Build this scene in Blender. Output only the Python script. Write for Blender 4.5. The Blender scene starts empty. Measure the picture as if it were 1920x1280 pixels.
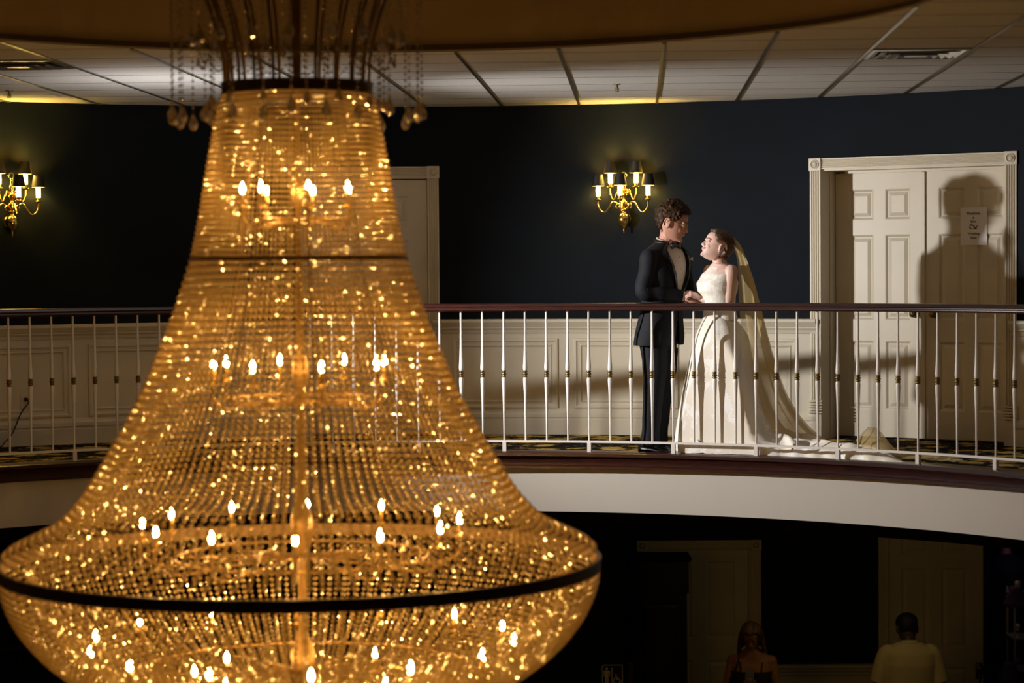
import bpy, math, random
from math import sin, cos, pi, radians, sqrt, atan2, degrees
from mathutils import Vector, Matrix, noise
random.seed(7)
SC = bpy.context.scene
COL = SC.collection
# ------------------------------------------------------------------ camera model (metres, z=0 is the balcony floor)
F, PIT, ROLL, CZ = 4305.0, -0.0337, -0.0075, 1.353
CA = (-0.676, 11.63); RR = 4.867            # centre and radius of the railing
WA = (-0.552, 11.915); RW = 6.337           # centre and radius of the balcony wall
ZC = 2.605                                  # ceiling height
ZL = -3.44                                  # lower floor
OC = (-0.757, 10.81); RO = 2.80             # ceiling opening
def ray(x, y):
    u, v = (x - 960) / F, -(y - 640) / F
    c, s = cos(ROLL), sin(ROLL)
    u, v = c * u - s * v, s * u + c * v
    cp, sp = cos(PIT), sin(PIT)
    return Vector((u, cp - sp * v, sp + cp * v))
def at(x, y, Y):
    d = ray(x, y) * 1.0
    d = d * (Y / d.y); d.z += CZ
    return d
def atz(x, y, z):
    d = ray(x, y); d = d * ((z - CZ) / d.z); d.z += CZ
    return d

# ------------------------------------------------------------------ mesh helpers
class MB:
    def __init__(s): s.v = []; s.f = []
    def add(s, vs, fs):
        o = len(s.v); s.v += [tuple(p) for p in vs]; s.f += [tuple(i + o for i in q) for q in fs]; return s
    def join(s, m, mat=None):
        return s.add([mat @ Vector(p) for p in m.v] if mat is not None else m.v, m.f)
    def xf(s, mat): s.v = [tuple(mat @ Vector(p)) for p in s.v]; return s
    def box(s, x0, x1, y0, y1, z0, z1):
        return s.add([(x0,y0,z0),(x1,y0,z0),(x1,y1,z0),(x0,y1,z0),(x0,y0,z1),(x1,y0,z1),(x1,y1,z1),(x0,y1,z1)],
                     [(0,3,2,1),(4,5,6,7),(0,1,5,4),(1,2,6,5),(2,3,7,6),(3,0,4,7)])
    def bbox(s, x0, x1, y0, y1, z0, z1, b=0.004):
        vs = []; fs = []
        lv = [(z0, b), (z0 + b, 0), (z1 - b, 0), (z1, b)]
        for z, i in lv:
            vs += [(x0+i+b*(not i)*0, y0+i, z), (x1-i, y0+i, z), (x1-i, y1-i, z), (x0+i, y1-i, z)]
        for k in range(3):
            for j in range(4):
                a = k*4+j; c = k*4+(j+1) % 4
                fs.append((a, c, c+4, a+4))
        fs += [(3,2,1,0), (12,13,14,15)]
        return s.add(vs, fs)
    def loft(s, rings, cap=True, closed=True):
        n = len(rings[0]); vs = [p for r in rings for p in r]; fs = []
        for k in range(len(rings) - 1):
            for j in range(n if closed else n - 1):
                a = k*n + j; b = k*n + (j+1) % n
                fs.append((a, b, b+n, a+n))
        if cap and closed:
            fs.append(tuple(range(n-1, -1, -1))); fs.append(tuple((len(rings)-1)*n + j for j in range(n)))
        return s.add(vs, fs)
    def lathe(s, prof, n=16, c=(0,0,0), cap=True):
        rings = [[(c[0]+r*cos(2*pi*j/n), c[1]+r*sin(2*pi*j/n), c[2]+z) for j in range(n)] for r, z in prof]
        return s.loft(rings, cap)
    def tube(s, path, rad, n=10, cap=True, ref=None, closed=False):
        P = [Vector(p) for p in path]; m = len(P)
        R = rad if isinstance(rad, (list, tuple)) else [rad] * m
        rings = []; prev = None
        for i in range(m):
            if closed: t = P[(i+1) % m] - P[i-1]
            else: t = P[min(i+1, m-1)] - P[max(i-1, 0)]
            t.normalize()
            if ref is not None: a = Vector(ref)
            elif prev is None: a = Vector((0,0,1)) if abs(t.z) < 0.9 else Vector((1,0,0))
            else: a = prev
            u = a - t * a.dot(t)
            if u.length < 1e-6: u = Vector((1,0,0)) - t * t.x
            u.normalize(); w = t.cross(u); prev = u
            r = R[i]; ru, rw = (r if isinstance(r, (list, tuple)) else (r, r))
            rings.append([tuple(P[i] + u * (ru*cos(2*pi*j/n)) + w * (rw*sin(2*pi*j/n))) for j in range(n)])
        if closed:
            rings.append(rings[0]); return s.loft(rings, False)
        return s.loft(rings, cap)
    def ball(s, c, r, n=12, m=8, rot=None):
        rx, ry, rz = r if isinstance(r, (list, tuple)) else (r, r, r)
        vs = []; fs = []; c = Vector(c)
        for i in range(m + 1):
            a = -pi/2 + pi*i/m
            for j in range(n):
                p = Vector((rx*cos(a)*cos(2*pi*j/n), ry*cos(a)*sin(2*pi*j/n), rz*sin(a)))
                if rot is not None: p = rot @ p
                vs.append(c + p)
        for i in range(m):
            for j in range(n):
                fs.append((i*n+j, i*n+(j+1) % n, (i+1)*n+(j+1) % n, (i+1)*n+j))
        return s.add(vs, fs)

def smooth_path(pts, k=4):
    """Catmull-Rom through points (tuples of any length)."""
    P = [tuple(p) for p in pts]; out = []
    for i in range(len(P) - 1):
        p0, p1, p2, p3 = P[max(i-1,0)], P[i], P[i+1], P[min(i+2, len(P)-1)]
        for j in range(k):
            t = j / k
            out.append(tuple(0.5*(2*b + (c-a)*t + (2*a-5*b+4*c-d)*t*t + (3*b-a-3*c+d)*t**3) for a, b, c, d in zip(p0,p1,p2,p3)))
    out.append(P[-1]); return out

def lerp_tab(tab, x):
    if x <= tab[0][0]: return tab[0][1:]
    for a, b in zip(tab, tab[1:]):
        if x <= b[0]:
            t = (x - a[0]) / (b[0] - a[0]); return tuple(p + (q-p)*t for p, q in zip(a[1:], b[1:]))
    return tab[-1][1:]

def obj(name, m, mat, parent=None, smooth=True, world=True, sharp=None):
    me = bpy.data.meshes.new(name); me.from_pydata(m.v, [], m.f); me.validate(); me.update()
    if mat: me.materials.append(mat)
    if smooth:
        me.polygons.foreach_set('use_smooth', [True] * len(me.polygons))
        if sharp is not None: me.set_sharp_from_angle(angle=radians(sharp))
    o = bpy.data.objects.new(name, me); COL.objects.link(o)
    if parent is not None:
        o.parent = parent
        if world: o.matrix_parent_inverse = full_mat(parent).inverted()
    return o
def full_mat(o):
    m = Matrix.LocRotScale(o.location, o.rotation_euler, o.scale)
    if o.parent: m = full_mat(o.parent) @ o.matrix_parent_inverse @ m
    return m
def remesh(name, m, mat, parent=None, voxel=0.006, it=4, fac=0.5):
    me = bpy.data.meshes.new('raw'); me.from_pydata(m.v, [], m.f); me.validate(); me.update()
    t = bpy.data.objects.new('raw', me); COL.objects.link(t)
    r = t.modifiers.new('r', 'REMESH'); r.mode = 'VOXEL'; r.voxel_size = voxel
    if it:
        q = t.modifiers.new('s', 'SMOOTH'); q.iterations = it; q.factor = fac
    dg = bpy.context.evaluated_depsgraph_get(); dg.update()
    new = bpy.data.meshes.new_from_object(t.evaluated_get(dg)); new.name = name
    bpy.data.objects.remove(t); bpy.data.meshes.remove(me)
    new.materials.clear(); new.materials.append(mat)
    new.polygons.foreach_set('use_smooth', [True] * len(new.polygons))
    o = bpy.data.objects.new(name, new); COL.objects.link(o)
    if parent is not None:
        o.parent = parent; o.matrix_parent_inverse = full_mat(parent).inverted()
    return o
def tag(o, label=None, cat=None, group=None, kind=None):
    if label: o['label'] = label
    if cat: o['category'] = cat
    if group: o['group'] = group
    if kind: o['kind'] = kind
    return o
def thing(name, label, cat, loc, group=None, rz=0.0):
    o = bpy.data.objects.new(name, None); o.empty_display_size = 0.1
    o.location = loc; o.rotation_euler = (0, 0, rz); COL.objects.link(o)
    return tag(o, label, cat, group)
def struct(name, m, mat, parent=None, smooth=False, sharp=None):
    o = obj(name, m, mat, parent, smooth, sharp=sharp)
    if parent is None: o['kind'] = 'structure'
    return o

# ------------------------------------------------------------------ materials
def mat(name, color=(.8,.8,.8), rough=.5, metal=0.0, spec=.5, emit=None, estr=0.0, coat=0.0):
    m = bpy.data.materials.new(name); m.use_nodes = True
    b = m.node_tree.nodes['Principled BSDF']
    b.inputs['Base Color'].default_value = (*color, 1); b.inputs['Roughness'].default_value = rough
    b.inputs['Metallic'].default_value = metal; b.inputs['Specular IOR Level'].default_value = spec
    if coat: b.inputs['Coat Weight'].default_value = coat; b.inputs['Coat Roughness'].default_value = .21
    if emit: b.inputs['Emission Color'].default_value = (*emit, 1); b.inputs['Emission Strength'].default_value = estr
    return m
def N(m, t, **kw):
    n = m.node_tree.nodes.new(t)
    for k, v in kw.items():
        if k in n.inputs: n.inputs[k].default_value = v
        else: setattr(n, k, v)
    return n
def L(m, a, b): m.node_tree.links.new(a, b)
def ramp(m, stops):
    r = N(m, 'ShaderNodeValToRGB'); e = r.color_ramp.elements
    while len(e) < len(stops): e.new(0.5)
    for q, (p, c) in zip(e, stops): q.position = p; q.color = (*c, 1)
    return r
def noisy(m, scale, stops, detail=4, stretch=None, bump=0.0, bscale=None):
    b = m.node_tree.nodes['Principled BSDF']
    tc = N(m, 'ShaderNodeTexCoord'); mp = N(m, 'ShaderNodeMapping'); L(m, tc.outputs['Object'], mp.inputs['Vector'])
    if stretch: mp.inputs['Scale'].default_value = stretch
    n = N(m, 'ShaderNodeTexNoise'); n.inputs['Scale'].default_value = scale; n.inputs['Detail'].default_value = detail
    L(m, mp.outputs[0], n.inputs['Vector'])
    if stops:
        r = ramp(m, stops); L(m, n.outputs['Fac'], r.inputs[0]); L(m, r.outputs[0], b.inputs['Base Color'])
    if bump:
        n2 = N(m, 'ShaderNodeTexNoise'); n2.inputs['Scale'].default_value = bscale or scale; n2.inputs['Detail'].default_value = 3
        L(m, mp.outputs[0], n2.inputs['Vector'])
        bp = N(m, 'ShaderNodeBump'); bp.inputs['Strength'].default_value = bump; bp.inputs['Distance'].default_value = .01
        L(m, n2.outputs['Fac'], bp.inputs['Height']); L(m, bp.outputs[0], b.inputs['Normal'])
    return m
navy = noisy(mat('navy_paint', rough=.6, spec=.08), 3.0, [(.35,(.0042,.0068,.0115)), (.7,(.0054,.0086,.0145))], bump=.02, bscale=60)
cream = noisy(mat('cream_paint', rough=.42), 2.0, [(.3,(.62,.56,.445)), (.7,(.66,.60,.48))])
fascia_paint = mat('fascia_paint', (.56,.525,.47), .7)
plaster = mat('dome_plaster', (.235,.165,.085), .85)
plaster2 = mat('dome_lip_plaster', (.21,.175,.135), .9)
tile = noisy(mat('ceiling_tile', rough=.9, spec=.1), 160, [(.35,(.50,.48,.46)), (.5,(.64,.62,.60)), (.7,(.68,.66,.64))], detail=2, bump=.25, bscale=220)
tbar = mat('ceiling_grid_metal', (.30,.27,.22), .28, .9)
groove = mat('tile_joint', (.16,.145,.125), .9)
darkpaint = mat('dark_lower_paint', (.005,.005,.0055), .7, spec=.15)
mahog = noisy(mat('mahogany', rough=.34, spec=.45, coat=.6), 9, [(.3,(.014,.0030,.0024)), (.55,(.033,.0062,.0042)), (.8,(.046,.0100,.0060))], stretch=(1,1,14))
white_metal = mat('white_painted_metal', (.76,.73,.70), .35)
brass_old = mat('antique_brass', (.22,.15,.055), .42, .9)
brass = mat('polished_brass', (.95,.66,.20), .16, 1.0)
bronze = mat('dark_bronze', (.17,.105,.040), .5, .3)
arm_bronze = mat('crown_bronze', (.32,.20,.07), .4, .9)
gilt = mat('gilt_metal', (.60,.39,.12), .30, 1.0)
black_shade = mat('black_shade', (.006,.006,.006), .6)
shade_inner = mat('gold_shade_lining', (.9,.62,.18), .4, .3)
black_plastic = mat('black_plastic', (.01,.01,.011), .35)
chrome = mat('vent_metal', (.62,.62,.62), .22, .9)
woodpost = mat('brown_wood', (.09,.035,.012), .45)
darkwood = noisy(mat('dark_wood', rough=.35), 6, [(.3,(.004,.002,.0015)), (.7,(.008,.004,.003))], stretch=(1,1,.1))
paper = mat('white_paper', (.80,.78,.78), .8)
ink = mat('black_ink', (.02,.02,.02), .7)
signblack = mat('sign_black', (.004,.004,.004), .4)
signwhite = mat('sign_white', (.75,.72,.62), .5)
def carpet_mat():
    m = mat('carpet', rough=.95, spec=.05); b = m.node_tree.nodes['Principled BSDF']
    tc = N(m, 'ShaderNodeTexCoord')
    nz = N(m, 'ShaderNodeTexNoise', Scale=4.5, Detail=2.0)
    L(m, tc.outputs['Object'], nz.inputs['Vector'])
    mx = N(m, 'ShaderNodeMix', data_type='VECTOR'); mx.inputs['Factor'].default_value = .13
    L(m, tc.outputs['Object'], mx.inputs[4]); L(m, nz.outputs['Color'], mx.inputs[5])
    vo = N(m, 'ShaderNodeTexVoronoi', Scale=5.2, feature='SMOOTH_F1'); vo.inputs['Smoothness'].default_value = .3
    L(m, mx.outputs[1], vo.inputs['Vector'])
    n2 = N(m, 'ShaderNodeTexNoise', Scale=24.0, Detail=3.0); L(m, tc.outputs['Object'], n2.inputs['Vector'])
    ad = N(m, 'ShaderNodeMath', operation='MULTIPLY_ADD'); L(m, n2.outputs['Fac'], ad.inputs[0]); ad.inputs[1].default_value = .75
    L(m, vo.outputs['Distance'], ad.inputs[2])
    r = ramp(m, [(.66,(.46,.32,.085)), (.78,(.30,.19,.05)), (.83,(.010,.010,.012)), (.97,(.006,.006,.008))])
    L(m, ad.outputs[0], r.inputs[0])
    # scattered leaf specks
    v2 = N(m, 'ShaderNodeTexVoronoi', Scale=17.0); L(m, mx.outputs[1], v2.inputs['Vector'])
    r2 = ramp(m, [(.16,(1,1,1)), (.24,(0,0,0))]); L(m, v2.outputs['Distance'], r2.inputs[0])
    m2 = N(m, 'ShaderNodeMix', data_type='RGBA'); L(m, r2.outputs[0], m2.inputs['Factor']); L(m, r.outputs[0], m2.inputs[6])
    m2.inputs[7].default_value = (.22,.15,.05,1)
    L(m, m2.outputs[2], b.inputs['Base Color']); return m
carpet = carpet_mat()
lowcarpet = mat('lower_floor', (.03,.02,.012), .9)
def crystal(name, body, wb=.18, wt=.15, wr=.40, rr=.20, rg=.11, tintr=(1,.93,.80)):
    """faceted crystal: a little body colour, see-through share, soft forward refraction and facet reflections."""
    m = bpy.data.materials.new(name); m.use_nodes = True; nt = m.node_tree
    for n in list(nt.nodes): nt.nodes.remove(n)
    out = N(m, 'ShaderNodeOutputMaterial')
    def mix(f, a, b):
        x = N(m, 'ShaderNodeMixShader'); x.inputs[0].default_value = f; L(m, a.outputs[0], x.inputs[1]); L(m, b.outputs[0], x.inputs[2]); return x
    t = N(m, 'ShaderNodeBsdfTranslucent'); t.inputs['Color'].default_value = (*body, 1)
    d = N(m, 'ShaderNodeBsdfDiffuse'); d.inputs['Color'].default_value = (*[q*.55 for q in body], 1)
    g = N(m, 'ShaderNodeBsdfGlossy'); g.inputs['Roughness'].default_value = rg; g.inputs['Color'].default_value = (*tintr, 1)
    rf = N(m, 'ShaderNodeBsdfRefraction'); rf.inputs['Roughness'].default_value = rr; rf.inputs['IOR'].default_value = 1.28; rf.inputs['Color'].default_value = (*tintr, 1)
    tp = N(m, 'ShaderNodeBsdfTransparent')
    b = mix(.55, d, t)
    gr = mix(wr/(1-wb-wt), g, rf)
    x = mix(wb/(1-wt), gr, b)
    x = mix(wt, x, tp)
    L(m, x.outputs[0], out.inputs['Surface']); return m
bead_mat = crystal('crystal_bead', (.95,.74,.36), .46, 0.0, .22, .17, .115)
drop_mat = crystal('crystal_drop', (.62,.54,.42), .34, .08, .28, .10, .12)
def emis(name, col, s):
    m = mat(name, (.9,.8,.6), .4, emit=col, estr=s); return m
BULB = emis('chandelier_bulb', (1.0,.54,.155), 400)
SCONCE = emis('sconce_bulb', (1.0,.66,.14), 42)
SCONCE_IN = emis('sconce_bulb_inner', (1.0,.64,.12), 1250)
# people
skin_g = mat('skin_groom', (.50,.26,.19), .55); skin_b = mat('skin_bride', (.72,.47,.40), .48)
skin_w = mat('skin_woman', (.40,.19,.10), .5); skin_m = mat('skin_man', (.08,.045,.03), .5)
for q in (skin_g, skin_b): q.node_tree.nodes['Principled BSDF'].inputs['Subsurface Weight'].default_value = 0.0
lip = mat('lips', (.58,.28,.24), .45); eye_w = mat('eye_white', (.8,.78,.75), .2); eye_d = mat('eye_iris', (.03,.02,.015), .15)
hair_g = noisy(mat('hair_groom', rough=.5), 40, [(.35,(.020,.0095,.0045)), (.7,(.060,.030,.014))])
hair_b = noisy(mat('hair_bride', rough=.4), 30, [(.35,(.045,.021,.010)), (.7,(.15,.078,.036))], stretch=(1,1,4))
hair_w = noisy(mat('hair_woman', rough=.45), 25, [(.35,(.06,.03,.01)), (.7,(.22,.13,.05))])
for q_ in (hair_g,): q_.node_tree.nodes['Principled BSDF'].inputs['Specular IOR Level'].default_value = .12
hair_m = mat('hair_man', (.006,.005,.005), .7)
suit = noisy(mat('tuxedo_wool', rough=.75, spec=.25), 30, [(.3,(.0055,.0062,.010)), (.7,(.009,.0105,.017))], bump=.25, bscale=9)
satin = mat('black_satin', (.006,.006,.008), .25)
shirt_w = noisy(mat('white_shirt', rough=.7), 6, [(.3,(.60,.53,.44)), (.7,(.66,.60,.50))], bump=.12, bscale=14)
shoe = mat('patent_leather', (.006,.006,.007), .12)
shirt_c = noisy(mat('cream_shirt', rough=.8), 6, [(.3,(.66,.58,.33)), (.7,(.72,.63,.38))], bump=.5, bscale=7)
black_cloth = mat('black_cloth', (.006,.006,.008), .8)
purple_cloth = mat('purple_cloth', (.16,.10,.34), .7)
glassware = mat('glassware', (.7,.7,.66), .08, .3)
def dress_mat():
    m = mat('lace_dress', rough=.5); b = m.node_tree.nodes['Principled BSDF']
    b.inputs['Sheen Weight'].default_value = .25
    tc = N(m, 'ShaderNodeTexCoord')
    n = N(m, 'ShaderNodeTexNoise', Scale=7.5, Detail=2.0); L(m, tc.outputs['Object'], n.inputs['Vector'])
    v = N(m, 'ShaderNodeTexVoronoi', Scale=55.0); L(m, tc.outputs['Object'], v.inputs['Vector'])
    ml = N(m, 'ShaderNodeMath', operation='MULTIPLY_ADD'); L(m, v.outputs['Distance'], ml.inputs[0]); ml.inputs[1].default_value = -.16
    L(m, n.outputs['Fac'], ml.inputs[2])
    r = ramp(m, [(.50,(.84,.79,.70)), (.54,(.95,.94,.92))]); L(m, ml.outputs[0], r.inputs[0]); L(m, r.outputs[0], b.inputs['Base Color'])
    bp = N(m, 'ShaderNodeBump'); bp.inputs['Strength'].default_value = .5; bp.inputs['Distance'].default_value = .006
    L(m, r.outputs[0], bp.inputs['Height']); L(m, bp.outputs[0], b.inputs['Normal']); return m
dress = dress_mat()
lace2 = dress_mat(); lace2.name = 'lace_bodice'
for q_ in lace2.node_tree.nodes:
    if q_.type == 'TEX_NOISE': q_.inputs['Scale'].default_value = 26
    if q_.type == 'TEX_VORONOI': q_.inputs['Scale'].default_value = 120
    if q_.type == 'VALTORGB': q_.color_ramp.elements[0].position = .43; q_.color_ramp.elements[1].position = .47
def tulle_mat(name, col, op):
    m = bpy.data.materials.new(name); m.use_nodes = True; nt = m.node_tree
    for n in list(nt.nodes): nt.nodes.remove(n)
    out = N(m, 'ShaderNodeOutputMaterial'); t = N(m, 'ShaderNodeBsdfTransparent')
    d = N(m, 'ShaderNodeBsdfDiffuse'); d.inputs['Color'].default_value = (*col, 1)
    tl = N(m, 'ShaderNodeBsdfTranslucent'); tl.inputs['Color'].default_value = (*col, 1)
    a = N(m, 'ShaderNodeMixShader'); a.inputs[0].default_value = .5; L(m, d.outputs[0], a.inputs[1]); L(m, tl.outputs[0], a.inputs[2])
    b = N(m, 'ShaderNodeMixShader'); b.inputs[0].default_value = op; L(m, t.outputs[0], b.inputs[1]); L(m, a.outputs[0], b.inputs[2])
    L(m, b.outputs[0], out.inputs['Surface']); return m
tulle = tulle_mat('veil_tulle', (.80,.64,.33), .50)

# ------------------------------------------------------------------ room shell
def arcpt(c, R, th, z): return (c[0] + R*cos(th), c[1] + R*sin(th), z)
def wallpt(th, off, z): return arcpt(WA, RW - off, th, z)
def sweep(prof, th0, th1, n, c=WA, R=RW):
    """prof: list of (offset towards the centre, z) swept along an arc; open profile."""
    rings = [[arcpt(c, R - o, th0 + (th1-th0)*i/n, z) for o, z in prof] for i in range(n+1)]
    return MB().loft(rings, False, closed=False)
def sweepc(prof, th0, th1, n, c=WA, R=RW):
    rings = [[arcpt(c, R - o, th0 + (th1-th0)*i/n, z) for o, z in prof] for i in range(n+1)]
    return MB().loft(rings, True, closed=True)
D = radians
T0, T1 = D(-12), D(192)
# door opening on the right (two leaves) and the left single door, both in angles on the wall circle
RD0, RD1 = D(49.1), D(62.55)      # right double door opening
LD0, LD1 = D(91.0), D(99.6)       # left door opening
DOORH = 2.045
# balcony floor
m = MB(); n = 120
m.loft([[arcpt(CA, RR - .055, T0+(T1-T0)*i/n, 0), arcpt(WA, RW + .9, T0+(T1-T0)*i/n, 0)] for i in range(n+1)], False, closed=False)
m.loft([[arcpt(CA, RR + .02, T0+(T1-T0)*i/n, -.32), arcpt(WA, RW + .9, T0+(T1-T0)*i/n, -.32)] for i in range(n+1)], False, closed=False)
struct('floor', m, carpet)
# wall above the wainscot with the door openings left out
m = MB()
def wall_strip(a, b, z0, z1):
    k = max(2, int(abs(b-a)/D(1.2)))
    m.join(sweepc([(0, z0), (0, z1), (-.12, z1), (-.12, z0)], a, b, k))
wall_strip(T0, RD0, .9, ZC+.1); wall_strip(RD1, LD0, .9, ZC+.1); wall_strip(LD1, T1, .9, ZC+.1)
wall_strip(RD0, RD1, DOORH+.02, ZC+.1); wall_strip(LD0, LD1, DOORH+.02, ZC+.1)
struct('wall_back', m, navy, smooth=True, sharp=30)
# wainscot: panelled cream wall below
m = MB()
def wains(a, b):
    k = max(2, int(abs(b-a)/D(1.0)))
    m.join(sweep([(-.12,0),(0.022,0),(.022,.115),(.016,.122),(.016,.132),(.026,.137),(.026,.165),(.014,.18),(.004,.20),(.004,.80),
                  (.010,.806),(.016,.83),(.030,.845),(.030,.852),(.052,.885),(.058,.893),(.058,.915),(.0,.918),(-.12,.918)], a, b, k))
wains(T0, D(48.7)); wains(D(62.85), D(90.7)); wains(D(99.9), T1)
def frame_panel(a, b, z0, z1):
    loops = []
    for ins, off in ((0,.004),(.006,.020),(.020,.022),(.032,.012),(.050,.010),(.058,.016),(.068,.006),(.078,.004)):
        da = ins / RW
        lo = []
        k = 12
        A0, A1, Z0, Z1 = a + da, b - da, z0 + ins, z1 - ins
        for i in range(k): lo.append(wallpt(A0+(A1-A0)*i/k, off, Z0))
        for i in range(2): lo.append(wallpt(A1, off, Z0+(Z1-Z0)*i/2))
        for i in range(k): lo.append(wallpt(A1+(A0-A1)*i/k, off, Z1))
        for i in range(2): lo.append(wallpt(A0, off, Z1+(Z0-Z1)*i/2))
        loops.append(lo)
    m.loft(loops, False)
for a, b in ((64.3,71.9),(72.95,80.55),(81.65,89.3),(101.3,106.6),(107.75,115.35),(116.55,124.2),(125.3,133),(134,141.6),(142.7,150),(31,38),(39.5,47)):
    frame_panel(D(a), D(b), .205, .765)
struct('trim_1', m, cream, smooth=True, sharp=20)
# right double door: flat recess on the chord of the opening
def chord_frame(th0, th1):
    """local frame of a flat door set in the curved wall: x to the viewer's right, y into the wall, z up."""
    A = Vector(arcpt(WA, RW, th1, 0)); B = Vector(arcpt(WA, RW, th0, 0))
    ex = (B - A).normalized(); ez = Vector((0,0,1)); ey = ez.cross(ex)
    M = Matrix((( ex.x, ey.x, 0, A.x), (ex.y, ey.y, 0, A.y), (0,0,1,0), (0,0,0,1)))
    return M, (B - A).length
def rects_ring(m, x0, x1, z0, z1, steps):
    """nested rectangles (inset, y) -> moulded panel, closed by a flat field."""
    loops = [[(x0+i, y, z0+i), (x1-i, y, z0+i), (x1-i, y, z1-i), (x0+i, y, z1-i)] for i, y in steps]
    m.loft(loops, False); m.add(loops[-1], [(0,1,2,3)])
def six_panel(w, h, zs=None, t=.04, pk=(1,3,5)):
    m = MB()
    st = .115*w/.76; mid = .10*w/.76
    xs = [0, st, (w-mid)/2, (w+mid)/2, w-st, w]
    zz = [0, .21, .74, .90, 1.555, 1.67, 1.905, h] if zs is None else zs
    zz = [z*h/2.03 for z in zz[:-1]] + [h]
    for i in range(5):
        for k in range(len(zz)-1):
            X0, X1, Z0, Z1 = xs[i], xs[i+1], zz[k], zz[k+1]
            if i in (1,3) and k in pk:
                rects_ring(m, X0, X1, Z0, Z1, [(0,0),(.006,.002),(.018,.013),(.026,.013),(.052,.003)])
            else: m.add([(X0,0,Z0),(X1,0,Z0),(X1,0,Z1),(X0,0,Z1)], [(0,1,2,3)])
    m.add([(0,0,0),(w,0,0),(w,0,h),(0,0,h),(0,t,0),(w,t,0),(w,t,h),(0,t,h)], [(0,4,5,1),(1,5,6,2),(2,6,7,3),(3,7,4,0),(4,7,6,5)])
    return m
def fluted(m, x0, x1, z0, z1, y=-.022, vertical=True, n=4):
    """casing board with flutes running along it."""
    W_ = (x1-x0) if vertical else (z1-z0)
    pts = [(0, 0)]; 
    e = .1*W_; cw = (W_-2*e)/n
    pts += [(0, y), (e, y)]
    for k in range(n):
        a = e + k*cw
        pts += [(a+.12*cw, y), (a+.26*cw, y+.008), (a+.5*cw, y+.011), (a+.74*cw, y+.008), (a+.88*cw, y)]
    pts += [(W_-e, y), (W_, y), (W_, 0)]
    if vertical: r = [[(x0+p, q, z) for p, q in pts] for z in (z0, z1)]
    else: r = [[(x, q, z0+p) for p, q in pts] for x in (x0, x1)]
    m.loft(r, False, closed=False)
def rosette(m, cx, cz, s, y=-.03):
    m.bbox(cx-s, cx+s, y, 0.0, cz-s, cz+s, .003)
    R = Matrix.Translation((cx, y, cz)) @ Matrix.Rotation(radians(90), 4, 'X')
    q = MB().lathe([(.72*s,-.001),(.70*s,.006),(.60*s,.007),(.52*s,.0),(.42*s,.0),(.36*s,.007),(.26*s,.008),(.2*s,.002),(.14*s,.002),(.1*s,.008),(.01,.009)], 24)
    m.join(q, R)
def casing(m, w, h, cw=.088, plinth=True):
    """casing around an opening of width w (x 0..w) and height h."""
    ro = cw*.56
    for x0 in (-cw, w):
        if plinth:
            m.bbox(x0-.006, x0+cw+.006, -.03, 0, 0, .19, .004)
            for k in range(5): m.bbox(x0-.012, x0+cw+.012, -.036, 0, .195+k*.021, .209+k*.021, .003)
            zb = .30
        else: zb = 0
        fluted(m, x0, x0+cw, zb, h, n=4)
        rosette(m, x0+cw/2, h+ro, ro)
    fluted(m, 0, w, h+.012, h+.012+cw*.94, vertical=False, n=5)
MR, wR = chord_frame(RD0, RD1)
m = MB(); casing(m, wR, DOORH)
rec = .235
# jambs, stops and the head of the recess
m.box(-.03, .0, 0, .13, 0, DOORH); m.box(-.03, .008, .13, .16, 0, DOORH); m.box(-.03, .0, .16, rec+.08, 0, DOORH)
m.box(wR, wR+.03, 0, rec+.08, 0, DOORH); m.box(-.03, wR+.03, -.0, rec+.08, DOORH, DOORH+.03)
m.box(.10, wR, rec-.035, rec-.004, DOORH-.018, DOORH)
m.box(-.03, wR+.03, rec+.06, rec+.09, 0, DOORH)
m.xf(MR); struct('trim_2', m, cream)
lw = (wR - .006) / 2
for i in range(2):
    q = six_panel(lw-.004, DOORH-.03)
    X = Matrix.Translation((.003 + i*(lw+.002), rec, .012))
    q.xf(MR @ X); o = struct('door_%d' % (i+1), q, cream)
    if i == 1:
        a = MB().bbox(-.021, .006, rec-.016, rec, .012, DOORH-.02, .004); a.xf(MR @ Matrix.Translation((.003+lw, 0, 0)))
        obj('astragal', a, cream, o, False)
    k = MB().lathe([(.034,0),(.034,.004),(.028,.008),(.012,.012),(.011,.034),(.020,.040),(.028,.052),(.026,.066),(.012,.073),(.001,.074)], 20)
    kx = lw - .07 if i == 0 else lw + .085
    k.xf(MR @ Matrix.Translation((kx, rec, .955)) @ Matrix.Rotation(radians(90), 4, 'X'))
    obj('door_knob', k, brass_old, o)
# left door, shallow
ML, wL = chord_frame(LD0, LD1)
m = MB(); casing(m, wL, DOORH-.01)
m.box(-.03, 0, 0, .12, 0, DOORH); m.box(wL, wL+.03, 0, .12, 0, DOORH); m.box(-.03, wL+.03, 0, .12, DOORH-.01, DOORH+.02)
m.xf(ML); struct('trim_3', m, cream)
q = six_panel(wL-.006, DOORH-.03); q.xf(ML @ Matrix.Translation((.003, .05, .012))); dl = struct('door_3', q, cream)
k = MB().lathe([(.034,0),(.034,.004),(.012,.012),(.011,.034),(.028,.052),(.026,.066),(.001,.074)], 20)
k.xf(ML @ Matrix.Translation((.07, .05, .955)) @ Matrix.Rotation(radians(90), 4, 'X')); obj('door_knob', k, brass_old, dl)

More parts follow.
